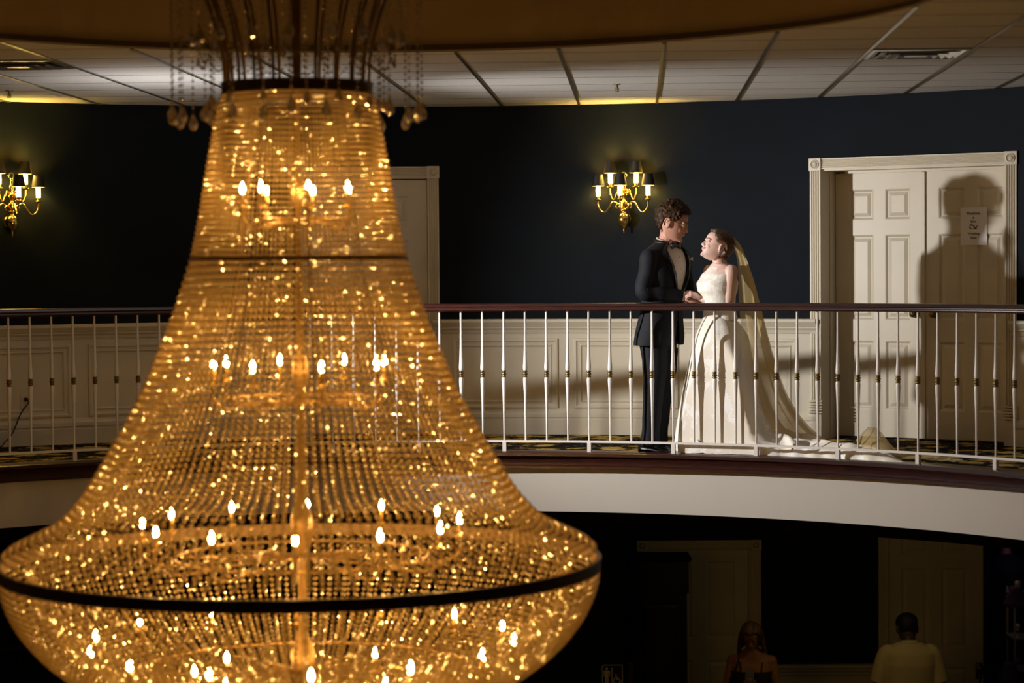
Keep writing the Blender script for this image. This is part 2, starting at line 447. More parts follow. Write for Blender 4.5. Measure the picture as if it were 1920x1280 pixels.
# ceiling: slab with a round opening, recessed grid, dome drum above
g = -.055
e1 = Vector((sin(-g), cos(g), 0)); e2 = Vector((cos(g), -sin(-g), 0))
def grid(u, v): return e2*u + e1*v
def clip_poly(poly, inside, cross):
    out = []
    for i in range(len(poly)):
        a, b = poly[i-1], poly[i]
        ia, ib = inside(a), inside(b)
        if ia != ib: out.append(cross(a, b))
        if ib: out.append(b)
    return out
U0 = (Vector((.534,17.974,0))).dot(e2); V0 = (Vector((1.134,14.25,0))).dot(e1); SP = .61
m = MB(); bars = MB(); joints = MB()
def ring_slab(c0, r0, c1, r1, z, n=160):
    return [[arcpt(c0, r0, 2*pi*i/n, z), arcpt(c1, r1, 2*pi*i/n, z)] for i in range(n+1)]
m.loft(ring_slab(OC, RO, WA, RW+.3, ZC), False, closed=False)
m.loft(ring_slab(OC, RO+.14, WA, RW+.3, ZC+.12), False, closed=False)
ceil = struct('ceiling', m, tile)
def seg_clip(p, d):
    """parameter intervals of line p+t*d inside the wall circle and outside the opening."""
    def circ(c, R):
        f = Vector((p.x-c[0], p.y-c[1])); b = f.x*d.x+f.y*d.y; cc = f.x**2+f.y**2-R*R; q = b*b-cc
        return None if q <= 0 else (-b-sqrt(q), -b+sqrt(q))
    w = circ(WA, RW-.002)
    if not w: return []
    o = circ(OC, RO+.004)
    if not o: return [w]
    return [s for s in ((w[0], o[0]), (o[1], w[1])) if s[1]-s[0] > .03]
def strip(mb, p, d, nrm, t0, t1, hw, zt, zb):
    a, b = p + d*t0, p + d*t1; q = nrm*hw
    mb.add([a-q+Vector((0,0,zb)), a+q+Vector((0,0,zb)), b+q+Vector((0,0,zb)), b-q+Vector((0,0,zb)),
            a-q+Vector((0,0,zt)), a+q+Vector((0,0,zt)), b+q+Vector((0,0,zt)), b-q+Vector((0,0,zt))],
           [(0,1,2,3),(0,4,5,1),(2,6,7,3),(1,5,6,2),(3,7,4,0)])
for k in range(-14, 12):
    p = grid(U0 + k*SP, 0)
    for t0, t1 in seg_clip(p, e1): strip(bars, p, e1, e2, t0, t1, .011, ZC, ZC-.007)
for k in range(-18, 9):
    p = grid(0, V0 + k*SP)
    for t0, t1 in seg_clip(p, e2): strip(joints, p, e2, e1, t0, t1, .0042, ZC, ZC-.0015)
b_ = obj('ceiling_grid', bars, tbar, ceil, False); obj('ceiling_joint', joints, groove, ceil, False)
# dome drum and lip
m = MB(); n = 120
lipprof = [(RO, ZC), (RO, ZC+.012), (RO+.05, ZC+.042), (RO+.06, ZC+.05)]
m.loft([[arcpt(OC, r, 2*pi*i/n, z) for r, z in lipprof] for i in range(n+1)], False, closed=False)
struct('trim_4', m, plaster2, smooth=False)
m = MB()
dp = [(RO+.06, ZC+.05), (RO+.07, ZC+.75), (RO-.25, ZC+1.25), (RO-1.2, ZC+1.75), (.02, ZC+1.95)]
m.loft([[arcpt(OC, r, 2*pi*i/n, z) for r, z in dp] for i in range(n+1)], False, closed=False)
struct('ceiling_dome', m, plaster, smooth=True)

# balcony edge: mahogany nosing, painted fascia, dark bulkhead below
nose = [(-.12,.012),(.075,.012),(.088,.004),(.088,-.016),(.072,-.024),(.066,-.038),(.066,-.078),(.080,-.088),(.080,-.105),(.045,-.108),(-.12,-.108)]
struct('trim_5', sweepc([(o, z) for o, z in nose], T0, T1, 150, CA, RR), mahog, smooth=True, sharp=35)
struct('wall_fascia', sweepc([(.045,-.10),(.045,-.415),(-.12,-.415),(-.12,-.10)], T0, T1, 150, CA, RR), fascia_paint, smooth=True, sharp=30)
# ------------------------------------------------------------------ lower level
m = MB().box(-9, 9, 9, 27.5, ZL-.1, ZL); struct('floor_lower', m, lowcarpet)
YB = 22.0
m = MB()
LDX0, LDX1 = at(1213, 1100, YB).x, at(1409, 1100, YB).x      # lower left door opening
RDX0, RDX1 = at(1664, 1100, YB).x, at(1664, 1100, YB).x + 1.86
HL = ZL + 2.04
m.box(-9, LDX0, YB, YB+.14, ZL, -.3); m.box(LDX1, RDX0, YB, YB+.14, ZL, -.3); m.box(RDX1, 9, YB, YB+.14, ZL, -.3)
m.box(LDX0, LDX1, YB, YB+.14, HL, -.3); m.box(RDX0, RDX1, YB, YB+.14, ZL+2.40, -.3)
struct('wall_lower', m, darkpaint)
m = MB()
def low_wains(x0, x1):
    prof = [(0,0),(-.022,0),(-.022,.12),(-.006,.14),(-.004,.80),(-.016,.82),(-.02,.845),(-.04,.86),(-.04,.872),(-.055,.895),(-.055,.92),(0,.922)]
    m.loft([[(x, YB+o, ZL+z) for o, z in prof] for x in (x0, x1)], False, closed=False)
    rects = [(0,-.004),(.006,-.020),(.02,-.022),(.032,-.012),(.05,-.010),(.058,-.016),(.068,-.006)]
    m.loft([[(x0+.12+i, YB+y, ZL+.22+i), (x1-.12-i, YB+y, ZL+.22+i), (x1-.12-i, YB+y, ZL+.74-i), (x0+.12+i, YB+y, ZL+.74-i)] for i, y in rects], False)
low_wains(LDX1+.09, RDX0-.09)
struct('trim_6', m, cream)
m = MB(); casing(m, LDX1-LDX0, 2.03, plinth=False); m.box(-.0, .02, 0, .1, 0, 2.03); m.box(LDX1-LDX0-.02, LDX1-LDX0, 0, .1, 0, 2.03)
m.xf(Matrix.Translation((LDX0, YB, ZL))); struct('trim_7', m, cream)
q = six_panel(LDX1-LDX0, 2.03, zs=[0,.21,.96,1.17,1.92,2.03], pk=(1,3)); q.xf(Matrix.Translation((LDX0, YB+.04, ZL))); d4 = struct('door_4', q, cream)
m = MB(); casing(m, RDX1-RDX0, 2.40, plinth=False); m.xf(Matrix.Translation((RDX0, YB, ZL))); struct('trim_8', m, cream)
q = six_panel(.925, 2.40); q.xf(Matrix.Translation((RDX0, YB+.03, ZL))); d5 = struct('door_5', q, cream)
hx, hz = at(1836, 1252, YB).x, at(1836, 1252, YB).z
k = MB(); k.bbox(hx-.03, hx+.03, YB+.018, YB+.03, hz-.11, hz+.05, .004)
k.join(MB().lathe([(.018,0),(.014,.03),(.03,.04),(.034,.055),(.026,.07),(.004,.074)], 16), Matrix.Translation((hx, YB+.02, hz)) @ Matrix.Rotation(radians(90),4,'X'))
k.tube([(hx, YB+.0, hz-.04), (hx, YB-.02, hz-.07), (hx, YB-.02, hz-.19), (hx, YB+.02, hz-.22)], .009, 8)
obj('door_handle', k, brass_old, d5)
for z in (-1.52, -2.28):
    h = MB().tube([(RDX0+.002, YB+.024, z-.05), (RDX0+.002, YB+.024, z+.05)], .008, 8); obj('hinge', h, bronze, d5)
# room beyond the open door
m = MB().box(RDX0-.6, RDX1+3.5, 27.2, 27.3, ZL, -.3); m.box(RDX0-.6, RDX0-.5, YB+.14, 27.2, ZL, -.3); struct('wall_beyond', m, darkpaint)
# dark soffit wall under the balcony and the dark wall that carries the restroom sign
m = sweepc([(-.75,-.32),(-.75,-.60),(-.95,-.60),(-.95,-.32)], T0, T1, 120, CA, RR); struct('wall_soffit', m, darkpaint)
xs = at(1170, 1100, 19.2).x
m = MB().box(-9, xs, 19.2, YB, ZL, -.35); struct('wall_sign', m, darkpaint)
p = at(30, 1211, 19.2); m = MB().bbox(-6, at(56, 1211, 19.2).x, 19.15, 19.2, p.z-.02, p.z, .003); struct('trim_9', m, mat('dark_trim', (.03,.022,.014), .6))
m = MB().box(-9.2, -9, 5, 27, ZL, ZC); struct('wall_left', m, darkpaint)
m = MB().box(9, 9.2, 5, 27, ZL, ZC); struct('wall_right', m, darkpaint)

# ------------------------------------------------------------------ railing
TH0, DTH = -.127, .0317
rail = thing('balcony_railing', 'curved balcony railing of white turned balusters under a dark mahogany handrail', 'railing', arcpt(CA, RR, pi/2, 0))
hp = [(-.030,1.016),(-.037,1.024),(-.037,1.032),(-.031,1.038),(-.031,1.043),(-.036,1.05),(-.030,1.064),(-.015,1.071),(.0,1.073),(.015,1.071),(.030,1.064),(.036,1.05),(.031,1.043),(.031,1.038),(.037,1.032),(.037,1.024),(.030,1.016)]
obj('handrail', sweepc(hp, D(-6), D(172), 260, CA, RR), mahog, rail, True, sharp=50)
br = [(-.010,.076),(-.010,.092),(.010,.092),(.010,.076)]
obj('bottom_rail', sweepc(br, D(-6), D(172), 240, CA, RR), white_metal, rail, False)
bal = MB().lathe([(.0072,.09),(.0068,.16),(.0080,.28),(.0105,.40),(.0140,.48),(.0160,.515),(.0158,.530),(.0135,.541),(.006,.546)], 14)
bal.lathe([(.006,.588),(.0135,.592),(.0160,.602),(.0160,.618),(.0142,.645),(.0115,.69),(.0092,.76),(.0078,.86),(.0072,1.018)], 14)
colr = MB().lathe([(.009,.541),(.0165,.546),(.0170,.552),(.0120,.556),(.0120,.558),(.0178,.563),(.0180,.571),(.0120,.576),(.0120,.578),(.0168,.582),(.0165,.588),(.009,.593)], 14)
bo = obj('baluster', bal, white_metal, rail, True, sharp=40); co = obj('collar', colr, brass_old, bo, True)
po = obj('post', MB().bbox(-.0135,.0135,-.0135,.0135,0,.078,.001), white_metal, rail, False)
for k in range(-44, 50):
    a = pi/2 + TH0 - DTH*k
    loc = Vector(arcpt(CA, RR, a, 0)) - Vector(rail.location)
    if k == -44: b, c = bo, co
    else:
        b = bo.copy(); COL.objects.link(b); c = co.copy(); COL.objects.link(c)
    b.parent = rail; b.matrix_parent_inverse = Matrix(); b.location = loc; b.rotation_euler = (0, 0, a - pi/2)
    c.parent = b; c.matrix_parent_inverse = Matrix()
    if k % 4 == 0:
        q = po if k == -44 else po.copy()
        if k != -44: COL.objects.link(q)
        q.parent = rail; q.matrix_parent_inverse = Matrix(); q.location = loc; q.rotation_euler = (0, 0, a - pi/2)

# ------------------------------------------------------------------ chandelier
CY = 11.0
ctop = at(559.5, 168, CY); cbot = at(564, 1046, CY)
CX = (ctop.x + cbot.x)/2
def cz(y): return at(562, y, CY).z
PX = CY / F
chan = thing('chandelier', 'huge tiered crystal bead chandelier glowing gold hanging in front of the balcony', 'chandelier', (CX, CY, 0))
def cobj(name, m, mt, parent=None, smooth=True, sharp=None):
    return obj(name, m, mt, parent or chan, smooth, world=False, sharp=sharp)
up = [(178,139),(200,148),(280,163),(350,175),(420,187),(478,199)]
lo = [(488,201),(580,231),(640,256),(720,288),(800,330),(870,371),(920,402),(955,432),(978,458),(1000,502),(1018,540),(1036,558)]
bowl = [(1066,558)] + [(1050+315*sin(D(q)), 560*cos(D(q))) for q in (10,20,30,40,50,60,70,78)]
def prof(t): return [(r*PX, cz(y)) for y, r in t]
def resample(pl, step):
    pl = smooth_path(pl, 6); out = [pl[0]]; acc = 0
    for a, b in zip(pl, pl[1:]):
        d = sqrt(sum((p-q)**2 for p, q in zip(a, b)))
        while acc + d >= step:
            t = (step - acc)/d; a = tuple(p+(q-p)*t for p, q in zip(a, b)); out.append(a)
            d = sqrt(sum((p-q)**2 for p, q in zip(a, b))); acc = 0
        acc += d
    return out
def bead(m, c, d, h, rng, n=8, tilt=.25):
    R = Matrix.Translation(c) @ Matrix.Rotation(rng.uniform(0, 6.28), 4, 'Z') @ Matrix.Rotation(rng.uniform(-tilt, tilt), 4, 'X') @ Matrix.Rotation(rng.uniform(-tilt, tilt), 4, 'Y')
    vs = [(0,0,h/2)] + [(d*.30*cos(2*pi*j/n), d*.30*sin(2*pi*j/n), h*.42) for j in range(n)]
    vs += [(d*.5*cos(2*pi*(j+.5)/n), d*.5*sin(2*pi*(j+.5)/n), h*.06) for j in range(n)]
    vs += [(d*.36*cos(2*pi*j/n), d*.36*sin(2*pi*j/n), -h*.34) for j in range(n)] + [(0,0,-h/2)]
    fs = []
    for j in range(n):
        k = (j+1) % n
        fs += [(0, 1+j, 1+k), (1+j, 1+n+j, 1+k), (1+k, 1+n+j, 1+n+k), (1+n+j, 1+2*n+j, 1+n+k), (1+n+k, 1+2*n+j, 1+2*n+k)][:5]
        fs.append((1+2*n+j, 1+3*n, 1+2*n+k))
    m.add([R @ Vector(v) for v in vs], fs)
def strand_mesh(tab, step, d, rng, wire=.0009):
    m = MB(); pl = resample(prof(tab), step)
    for r, z in pl: bead(m, (0, -r, z), d*rng.uniform(.93,1.07), d*rng.uniform(.95,1.05), rng, n=6, tilt=.7)
    m.tube([(0,-r,z) for r, z in pl[::2]] + [(0,-pl[-1][0],pl[-1][1])], wire, 3)
    return m
NS = 156
def strands(name, tab, step, d, nv=6, NS=156):
    variants = [strand_mesh(tab, step, d, random.Random(100+i), ) for i in range(nv)]
    meshes = [None]*nv; rest = MB()
    ang = sorted(((2*pi*k/NS), ) for k in range(NS))
    order = sorted(range(NS), key=lambda k: abs(((2*pi*(k+.5)/NS + pi) % (2*pi)) - pi))
    front = set(order[:100])
    for k in range(NS):
        a = 2*pi*(k+.5)/NS + random.uniform(-1,1)*.004
        v = random.randrange(nv)
        if k in front:
            if meshes[v] is None: o = cobj(name, variants[v], bead_mat, None, False); meshes[v] = o
            else: o = meshes[v].copy(); COL.objects.link(o)
            o.parent = chan; o.rotation_euler = (0, 0, a)
        else: rest.join(variants[v], Matrix.Rotation(a, 4, 'Z'))
    if rest.v: o = cobj(name, rest, bead_mat, None, False); o['kind'] = 'stuff'
strands('upper_bead_strand', up, .0268, .0172, NS=142)
strands('skirt_bead_strand', lo, .0370, .0245, NS=142)
strands('bowl_bead_strand', bowl, .0310, .0215, NS=220)
strands('inner_bead_strand', [(1064,505)] + [(1062+272*sin(D(q)), 505*cos(D(q))) for q in (12,24,36,48,60,72)], .0330, .0215, NS=98)
def ringband(r, z0, z1, t=.012, n=96):
    m = MB(); b = .004
    pf = [(r-t, z0), (r-b, z0), (r, z0+b), (r, z1-b), (r-b, z1), (r-t, z1)]
    m.loft([[arcpt((0,0), q, 2*pi*i/n, z) for q, z in pf] for i in range(n+1)], False)
    return m
rb = ringband(141*PX, cz(179), cz(157), .02)
rb.join(ringband(141*PX+.006, cz(160), cz(156), .02)).join(ringband(141*PX+.004, cz(180), cz(176), .02))
cobj('crown_ring', rb, bronze, sharp=40)
cobj('waist_ring', ringband(202*PX, cz(488), cz(480), .014), arm_bronze, sharp=40)
rb = ringband(562*PX, cz(1066), cz(1044), .02); rb.join(ringband(562*PX+.004, cz(1048), cz(1043), .02)); cobj('rim_ring', rb, bronze, sharp=40)
# central column with turned knops
zt, zb2 = ZC + 1.9, cz(1365)
m = MB().lathe([(.016,zt),(.016,cz(150)),(.03,cz(160)),(.03,cz(172)),(.014,cz(185)),(.012,cz(330)),(.03,cz(345)),(.034,cz(370)),(.014,cz(395)),(.013,cz(640)),(.036,cz(680)),(.04,cz(715)),(.016,cz(745)),
                (.015,cz(930)),(.05,cz(965)),(.06,cz(1000)),(.03,cz(1040)),(.02,cz(1080)),(.02,cz(1180)),(.06,cz(1225)),(.05,cz(1260)),(.018,cz(1290)),(.03,zb2),(.001,zb2-.02)][::-1], 20)
cobj('column', m, arm_bronze)
# frame ribs following the bead curtain
for k in range(12):
    m = MB().tube([(0, -max(r-.022, .01), z) for r, z in smooth_path(prof(up+lo), 3)], .0032, 6)
    m.tube([(0, -max(r-.022, .01), z) for r, z in smooth_path(prof(bowl), 3)], .0032, 6)
    if k == 0: rib0 = cobj('frame_rib', m, bronze); o = rib0
    else: o = rib0.copy(); COL.objects.link(o); o.parent = chan
    o.rotation_euler = (0, 0, 2*pi*(k+.35)/12)
# candle tiers: ring + arms + candle (sleeve, bulb)
def bulb_m(z, s=1.0): return MB().lathe([(.006,z),(.010*s,z+.010),(.0125*s,z+.022),(.0108*s,z+.034),(.005*s,z+.046),(.0012,z+.056)], 8)
first = {}
def candles(y, r, n, ph, yr):
    z = cz(y); zr = cz(yr)
    cobj('candle_ring', MB().tube([arcpt((0,0), r*.8, 2*pi*i/60, zr-.03) for i in range(60)], .008, 8, closed=True), arm_bronze)
    for k in range(n):
        a = 2*pi*(k+ph)/n
        key = (y, r)
        if key not in first:
            arm = MB().tube(smooth_path([(0,-.02,zr-.03),(0,-r*.5,zr-.05),(0,-r*.85,zr-.07),(0,-r,zr-.02),(0,-r,z-.07)], 5), .0065, 6)
            ao = cobj('candle_arm', arm, arm_bronze)
            cup = MB().lathe([(.004,z-.075),(.022,z-.07),(.026,z-.062),(.012,z-.058),(.0105,z-.055)], 12, (0,-r,0)); cobj('drip_cup', cup, gilt, ao)
            sl = MB().lathe([(.0105,z-.06),(.0105,z-.004),(.008,z)], 10, (0,-r,0)); so = cobj('candle_sleeve', sl, gilt, ao)
            bu = bulb_m(z-.002); bu.v = [(x, yy-r, q) for x, yy, q in bu.v]; bo_ = cobj('bulb', bu, BULB, ao)
            first[key] = ao
        else:
            ao = first[key].copy(); COL.objects.link(ao); ao.parent = chan
            for ch in first[key].children:
                c = ch.copy(); COL.objects.link(c); c.parent = ao
        ao.rotation_euler = (0, 0, a)
candles(362, .265, 7, .30, 400)
candles(690, .42, 8, .42, 735)
candles(985, .76, 12, .10, 1030)
candles(1205, 1.02, 14, .28, 1245)
candles(1262, .52, 8, .15, 1285)
# crown: flaring arms and hanging bead strands with drops
for k in range(22):
    m = MB().tube(smooth_path([(0,-.345,cz(160)),(0,-.352,cz(110)),(0,-.385,cz(50)),(0,-.45,cz(-20)),(0,-.56,cz(-90)),(0,-.60,cz(-130)),(0,-.56,cz(-160))], 5), [.0085]*31, 6)
    if k == 0: a0 = cobj('crown_arm', m, arm_bronze); o = a0
    else: o = a0.copy(); COL.objects.link(o); o.parent = chan
    o.rotation_euler = (0, 0, 2*pi*(k+.2)/22)
def drop_m(z, s=1.0):
    n = 8; pr = [(.001,0),(.006,-.006),(.007,-.012),(.012,-.022),(.0165,-.036),(.0155,-.046),(.009,-.054),(.001,-.058)]
    return MB().lathe([(r*s, z+q*s) for r, q in pr][::-1], n)
def hang(r, y0, y1, n, ph, step, d, dropsize, seed):
    rng = random.Random(seed); protos = []
    for v in range(4):
        m = MB(); z0 = cz(y0); z1 = cz(y1 + rng.uniform(-9, 9)); z = z0
        while z > z1: bead(m, (0,-r,z), d*rng.uniform(.9,1.15), d*1.15, rng, n=6); z -= step
        m.tube([(0,-r,z0),(0,-r,z1)], .0011, 4)
        o = cobj('crown_strand', m, drop_mat, None, False)
        q = drop_m(z1, dropsize); q.v = [(x, y-r, zz) for x, y, zz in q.v]
        dq = cobj('crystal_drop', q, drop_mat, o, False); protos.append((o, dq))
    for k in range(n):
        a = 2*pi*(k+ph)/n + rng.uniform(-.05,.05)
        if k < 4: o = protos[k][0]
        else:
            s, dq = protos[rng.randrange(4)]
            o = s.copy(); COL.objects.link(o); o.parent = chan
            c = dq.copy(); COL.objects.link(c); c.parent = o
        o.rotation_euler = (0, 0, a)
hang(.595, -110, 200, 24, .3, .032, .0135, 1.45, 3)
hang(.50, -110, 62, 17, .1, .032, .0135, 1.45, 4)
hang(.415, -60, 178, 14, .37, .030, .0130, 1.15, 5)
for k in range(18):
    m = MB(); rng = random.Random(k % 3)
    for i in range(11):
        t = i/10; a = (t-.5)*2*pi/18; z = cz(95) - .075*(1-(2*t-1)**2)
        bead(m, (.47*sin(a), -.47*cos(a), z), .0125, .013, rng, n=6)
    if k == 0: s0 = cobj('bead_swag', m, drop_mat, None, False); o = s0
    else: o = s0.copy(); COL.objects.link(o); o.parent = chan
    o.rotation_euler = (0, 0, 2*pi*k/18)

# ------------------------------------------------------------------ wall sconces
def sconce(th, label):
    base = Vector(arcpt(WA, RW, th, 1.70))
    rz = th - pi/2          # local +y goes into the wall, -y out into the room, x to the right
    r = thing('wall_sconce', label, 'wall lamp', base, rz=rz)
    def so(name, m, mt, parent=None, smooth=True, sharp=None): return obj(name, m, mt, parent or r, smooth, world=False, sharp=sharp)
    plate = MB(); plate.join(MB().lathe([(.001,.03),(.03,.026),(.046,.012),(.052,0)][::-1], 20), Matrix.Rotation(radians(90),4,'X'))
    plate.tube([(0,0,.02),(0,-.06,.02)], .012, 10)
    so('backplate', plate, brass)
    body = MB().lathe([(.002,-.115),(.008,-.108),(.006,-.095),(.010,-.088),(.006,-.078),(.016,-.064),(.036,-.046),(.049,-.018),(.050,.006),(.040,.034),(.022,.048),(.014,.056),(.024,.066),(.026,.076),(.014,.086),
        (.012,.10),(.030,.115),(.036,.128),(.028,.142),(.015,.15),(.018,.165),(.034,.182),(.036,.195),(.020,.21),(.012,.225),(.022,.245),(.024,.262),(.012,.278),(.009,.31),(.014,.316),(.006,.33)], 20, (0,-.07,0))
    q = [(.022*cos(2*pi*i/16), -.07, .345+.02*sin(2*pi*i/16)) for i in range(16)]
    body.tube(q, .006, 6, closed=True)
    for k in range(6):      # leaf scrolls round the stem
        a = 2*pi*k/6+.3
        for z0, s in ((.09,1.0),(.20,.85)):
            body.tube(smooth_path([(.01*cos(a), -.07+.01*sin(a), z0), (.045*s*cos(a), -.07+.045*s*sin(a), z0+.03), (.06*s*cos(a), -.07+.06*s*sin(a), z0+.008), (.05*s*cos(a), -.07+.05*s*sin(a), z0-.008)], 4), .007, 6)
    so('stem', body, brass)
    for ux, uy, zc, z0 in ((-.198,-.10,.150,.14),(.198,-.10,.150,.14),(0,-.23,.150,.14),(-.102,-.09,.250,.225),(.102,-.09,.250,.225)):
        sx, sy = ux*.25, -.07+(uy+.07)*.25
        low = zc - .10
        arm = MB().tube(smooth_path([(sx*.6, -.07+(uy+.07)*.1, z0-.03), (sx*1.6, -.07+(uy+.07)*.35, z0-.005), (ux*.55, -.07+(uy+.07)*.55, zc-.05), (ux*.72, -.07+(uy+.07)*.75, low+.005), (ux*.88, -.07+(uy+.07)*.9, low+.012), (ux*.985, uy, zc-.05), (ux, uy, zc)], 6), .0062, 8)
        ao = so('arm', arm, brass)
        so('drip_pan', MB().lathe([(.004,zc-.012),(.010,zc-.008),(.028,zc),(.030,zc+.003),(.014,zc+.006),(.016,zc+.02),(.019,zc+.026),(.017,zc+.03)], 16, (ux,uy,0)), brass, ao)
        so('candle_tube', MB().lathe([(.0165,zc+.028),(.0170,zc+.06),(.0165,zc+.125),(.010,zc+.135),(.002,zc+.138)], 14, (ux,uy,0)), SCONCE, ao)
        zs = zc+.108
        sh = MB(); rings = []
        for rr_, zz in ((.053,zs),(.036,zs+.092)): rings.append([arcpt((ux,uy), rr_, 2*pi*i/24, zz) for i in range(24)])
        sh.loft(rings, False); s1 = so('shade', sh, black_shade, ao)
        sh2 = MB().loft([[arcpt((ux,uy), rr_-.0025, 2*pi*i/24, zz) for i in range(24)][::-1] for rr_, zz in ((.053,zs+.001),(.036,zs+.091))], False)
        so('shade_lining', sh2, shade_inner, ao)
        so('bulb', MB().lathe([(.004,zs+.015),(.013,zs+.03),(.014,zs+.042),(.007,zs+.062),(.001,zs+.072)], 8, (ux,uy,0)), SCONCE_IN, ao)
    return r
sconce(D(76.75), 'brass wall sconce with black shades on the navy wall above the groom')
sconce(D(120.75), 'brass wall sconce with black shades at the left edge, above the wall outlet')

# ------------------------------------------------------------------ small fixtures
def vent(px, py, label):
    p = atz(px, py, ZC); u = round((p.dot(e2)-U0)/SP - .5); v = round((p.dot(e1)-V0)/SP - .5)
    c = grid(U0+(u+.5)*SP, V0+(v+.5)*SP); c.z = ZC
    r = thing('ceiling_vent', label, 'vent', c, rz=g)
    h = SP/2-.014
    fr = MB(); fr.loft([[(-a,-a,z),(a,-a,z),(a,a,z),(-a,a,z)] for a, z in ((h,0),(h,-.010),(h-.025,-.012),(h-.045,.0))], False)
    obj('frame', fr, chrome, r, False, world=False)
    for i, (a, z) in enumerate(((h-.06,-.016),(h-.115,-.022),(h-.17,-.026))):
        c_ = MB().loft([[(-q,-q,w),(q,-q,w),(q,q,w),(-q,q,w)] for q, w in ((a-.035,-.004),(a,z),(a-.004,z-.002),(a-.04,-.004))], False)
        obj('louver', c_, chrome, r, False, world=False)
    obj('core', MB().bbox(-.07,.07,-.07,.07,-.02,-.012,.003), chrome, r, False, world=False)
    obj('backing', MB().box(-h+.04,h-.04,-h+.04,h-.04,-.003,-.0005), black_plastic, r, False, world=False)
vent(1715, 98, 'square metal ceiling vent in the tiles above the double doors')
vent(60, 119, 'square metal ceiling vent at the left, beside the hanging crystal strands')
def sprinkler(px, py, label):
    p = atz(px, py, ZC)
    r = thing('fire_sprinkler', label, 'sprinkler', (p.x, p.y, ZC))
    obj('escutcheon', MB().lathe([(.001,0),(.028,-.001),(.026,-.006),(.008,-.010),(.001,-.010)], 16), chrome, r, world=False)
    obj('stem', MB().lathe([(.008,-.008),(.008,-.03),(.005,-.034),(.005,-.045)], 10), bronze, r, world=False)
    fr = MB().tube([(-.010,0,-.025),(-.014,0,-.04),(-.004,0,-.052)], .0022, 6); fr.tube([(.010,0,-.025),(.014,0,-.04),(.004,0,-.052)], .0022, 6)
    obj('yoke', fr, bronze, r, world=False)
    obj('deflector', MB().lathe([(.001,-.052),(.016,-.052),(.016,-.055),(.001,-.055)], 12), bronze, r, world=False)
sprinkler(1157, 157, 'small fire sprinkler head on the ceiling tiles above the brass sconce')
sprinkler(17, 169, 'small fire sprinkler head on the ceiling near the left edge')
# outlet with cord
tho = atan2(*[a-b for a, b in zip(reversed((-3.70, 17.41)), reversed(WA))])
oc = Vector(wallpt(tho, .004, .335))
r = thing('wall_outlet', 'small pale wall outlet low on the cream panelling at the left', 'outlet', oc, rz=tho-pi/2)
obj('faceplate', MB().bbox(-.036,.036,-.007,0,-.057,.057,.003), cream, r, False, world=False)
for z in (.02,-.02): obj('receptacle', MB().lathe([(.016,0),(.016,.003),(.001,.003)],14).xf(Matrix.Translation((0,-.006,z)) @ Matrix.Rotation(radians(90),4,'X')), cream, r, False, world=False)
pl = oc + Vector((cos(tho), sin(tho), 0)) * -.02
c0 = pl + Vector((0,0,.02))
r = thing('power_cord', 'black power cord plugged into the outlet at the left, trailing to the carpet', 'cord', (oc.x-.1, oc.y-.15, 0))
obj('plug', MB().tube([c0+Vector((.01*cos(tho),.01*sin(tho),0)), c0 - Vector((cos(tho),sin(tho),0))*.03], [.016,.012], 10), black_plastic, r)
e = -Vector((cos(tho), sin(tho), 0)); side = Vector((-sin(tho), cos(tho), 0))
pts = [c0 + e*.03, c0 + e*.05 + Vector((0,0,-.03)), c0 + side*.06 + e*.06 + Vector((0,0,-.10)), c0 + side*.13 + e*.08 + Vector((0,0,-.24))]
pts += [Vector((*(c0 + side*.20 + e*.11).xy, .05)), Vector((*(c0 + side*.32 + e*.18).xy, .006)), Vector((*(c0 + side*.9 + e*.30).xy, .006))]
obj('cable', MB().tube(smooth_path(pts, 6), .0055, 8), black_plastic, r)
# paper notice on the right door leaf
def text_mesh(body, size, depth=.0004, align='CENTER'):
    c = bpy.data.curves.new('t', 'FONT'); c.body = body; c.size = size; c.align_x = align; c.extrude = depth
    t = bpy.data.objects.new('t', c); COL.objects.link(t)
    dg = bpy.context.evaluated_depsgraph_get(); dg.update()
    me = bpy.data.meshes.new_from_object(t.evaluated_get(dg))
    m = MB().add([v.co[:] for v in me.vertices], [tuple(p.vertices) for p in me.polygons])
    bpy.data.objects.remove(t); bpy.data.curves.remove(c); bpy.data.meshes.remove(me); return m
dpl = MR @ Matrix.Translation((0, rec-.003, 0))
MRi = MR.inverted()
def on_door(px, py):
    d = ray(px, py); o = MRi @ Vector((0,0,CZ)); w = MRi.to_3x3() @ d
    t = (rec - .003 - o.y)/w.y; return o + w*t
pa = on_door(1826, 424); pw = abs(on_door(1851,424).x-on_door(1801,424).x); ph = on_door(1826,388).z-on_door(1826,459).z
note = thing('paper_notice', 'white paper notice with printed lines taped to the right door leaf', 'notice', dpl @ Vector((pa.x,0,pa.z-ph/2)))
NM = MR @ Matrix.Translation((pa.x, rec-.004, pa.z))
m = MB(); nx = 8
m.loft([[(-pw/2+pw*i/nx, -.003*sin(pi*i/nx)-.001, z) for i in range(nx+1)] for z in (-ph/2, 0, ph/2)], False, closed=False); m.xf(NM); obj('sheet', m, paper, note)
m = MB()
for s, z, k in (('Madeline', .33, .030), ('&', .22, .022), ('Eric', .115, .028), ('Wedding', -.20, .025), ('Suite', -.31, .025)):
    m.join(text_mesh(s, k), Matrix.Translation((0, -.0065, ph*z-.006)) @ Matrix.Rotation(radians(90),4,'X'))
m.xf(NM); obj('lettering', m, ink, note, False)
m = MB()
m.tube([( -.012+.020*cos(a), -.006, -.004+.015*sin(a)) for a in [2*pi*i/20 for i in range(20)]], .0017, 5, closed=True)
m.tube(smooth_path([(-.03,-.006,.004),(-.018,-.006,.016),(0,-.006,.004),(.014,-.006,-.010),(.028,-.006,-.002),(.024,-.006,.010)],4), .0022, 5)
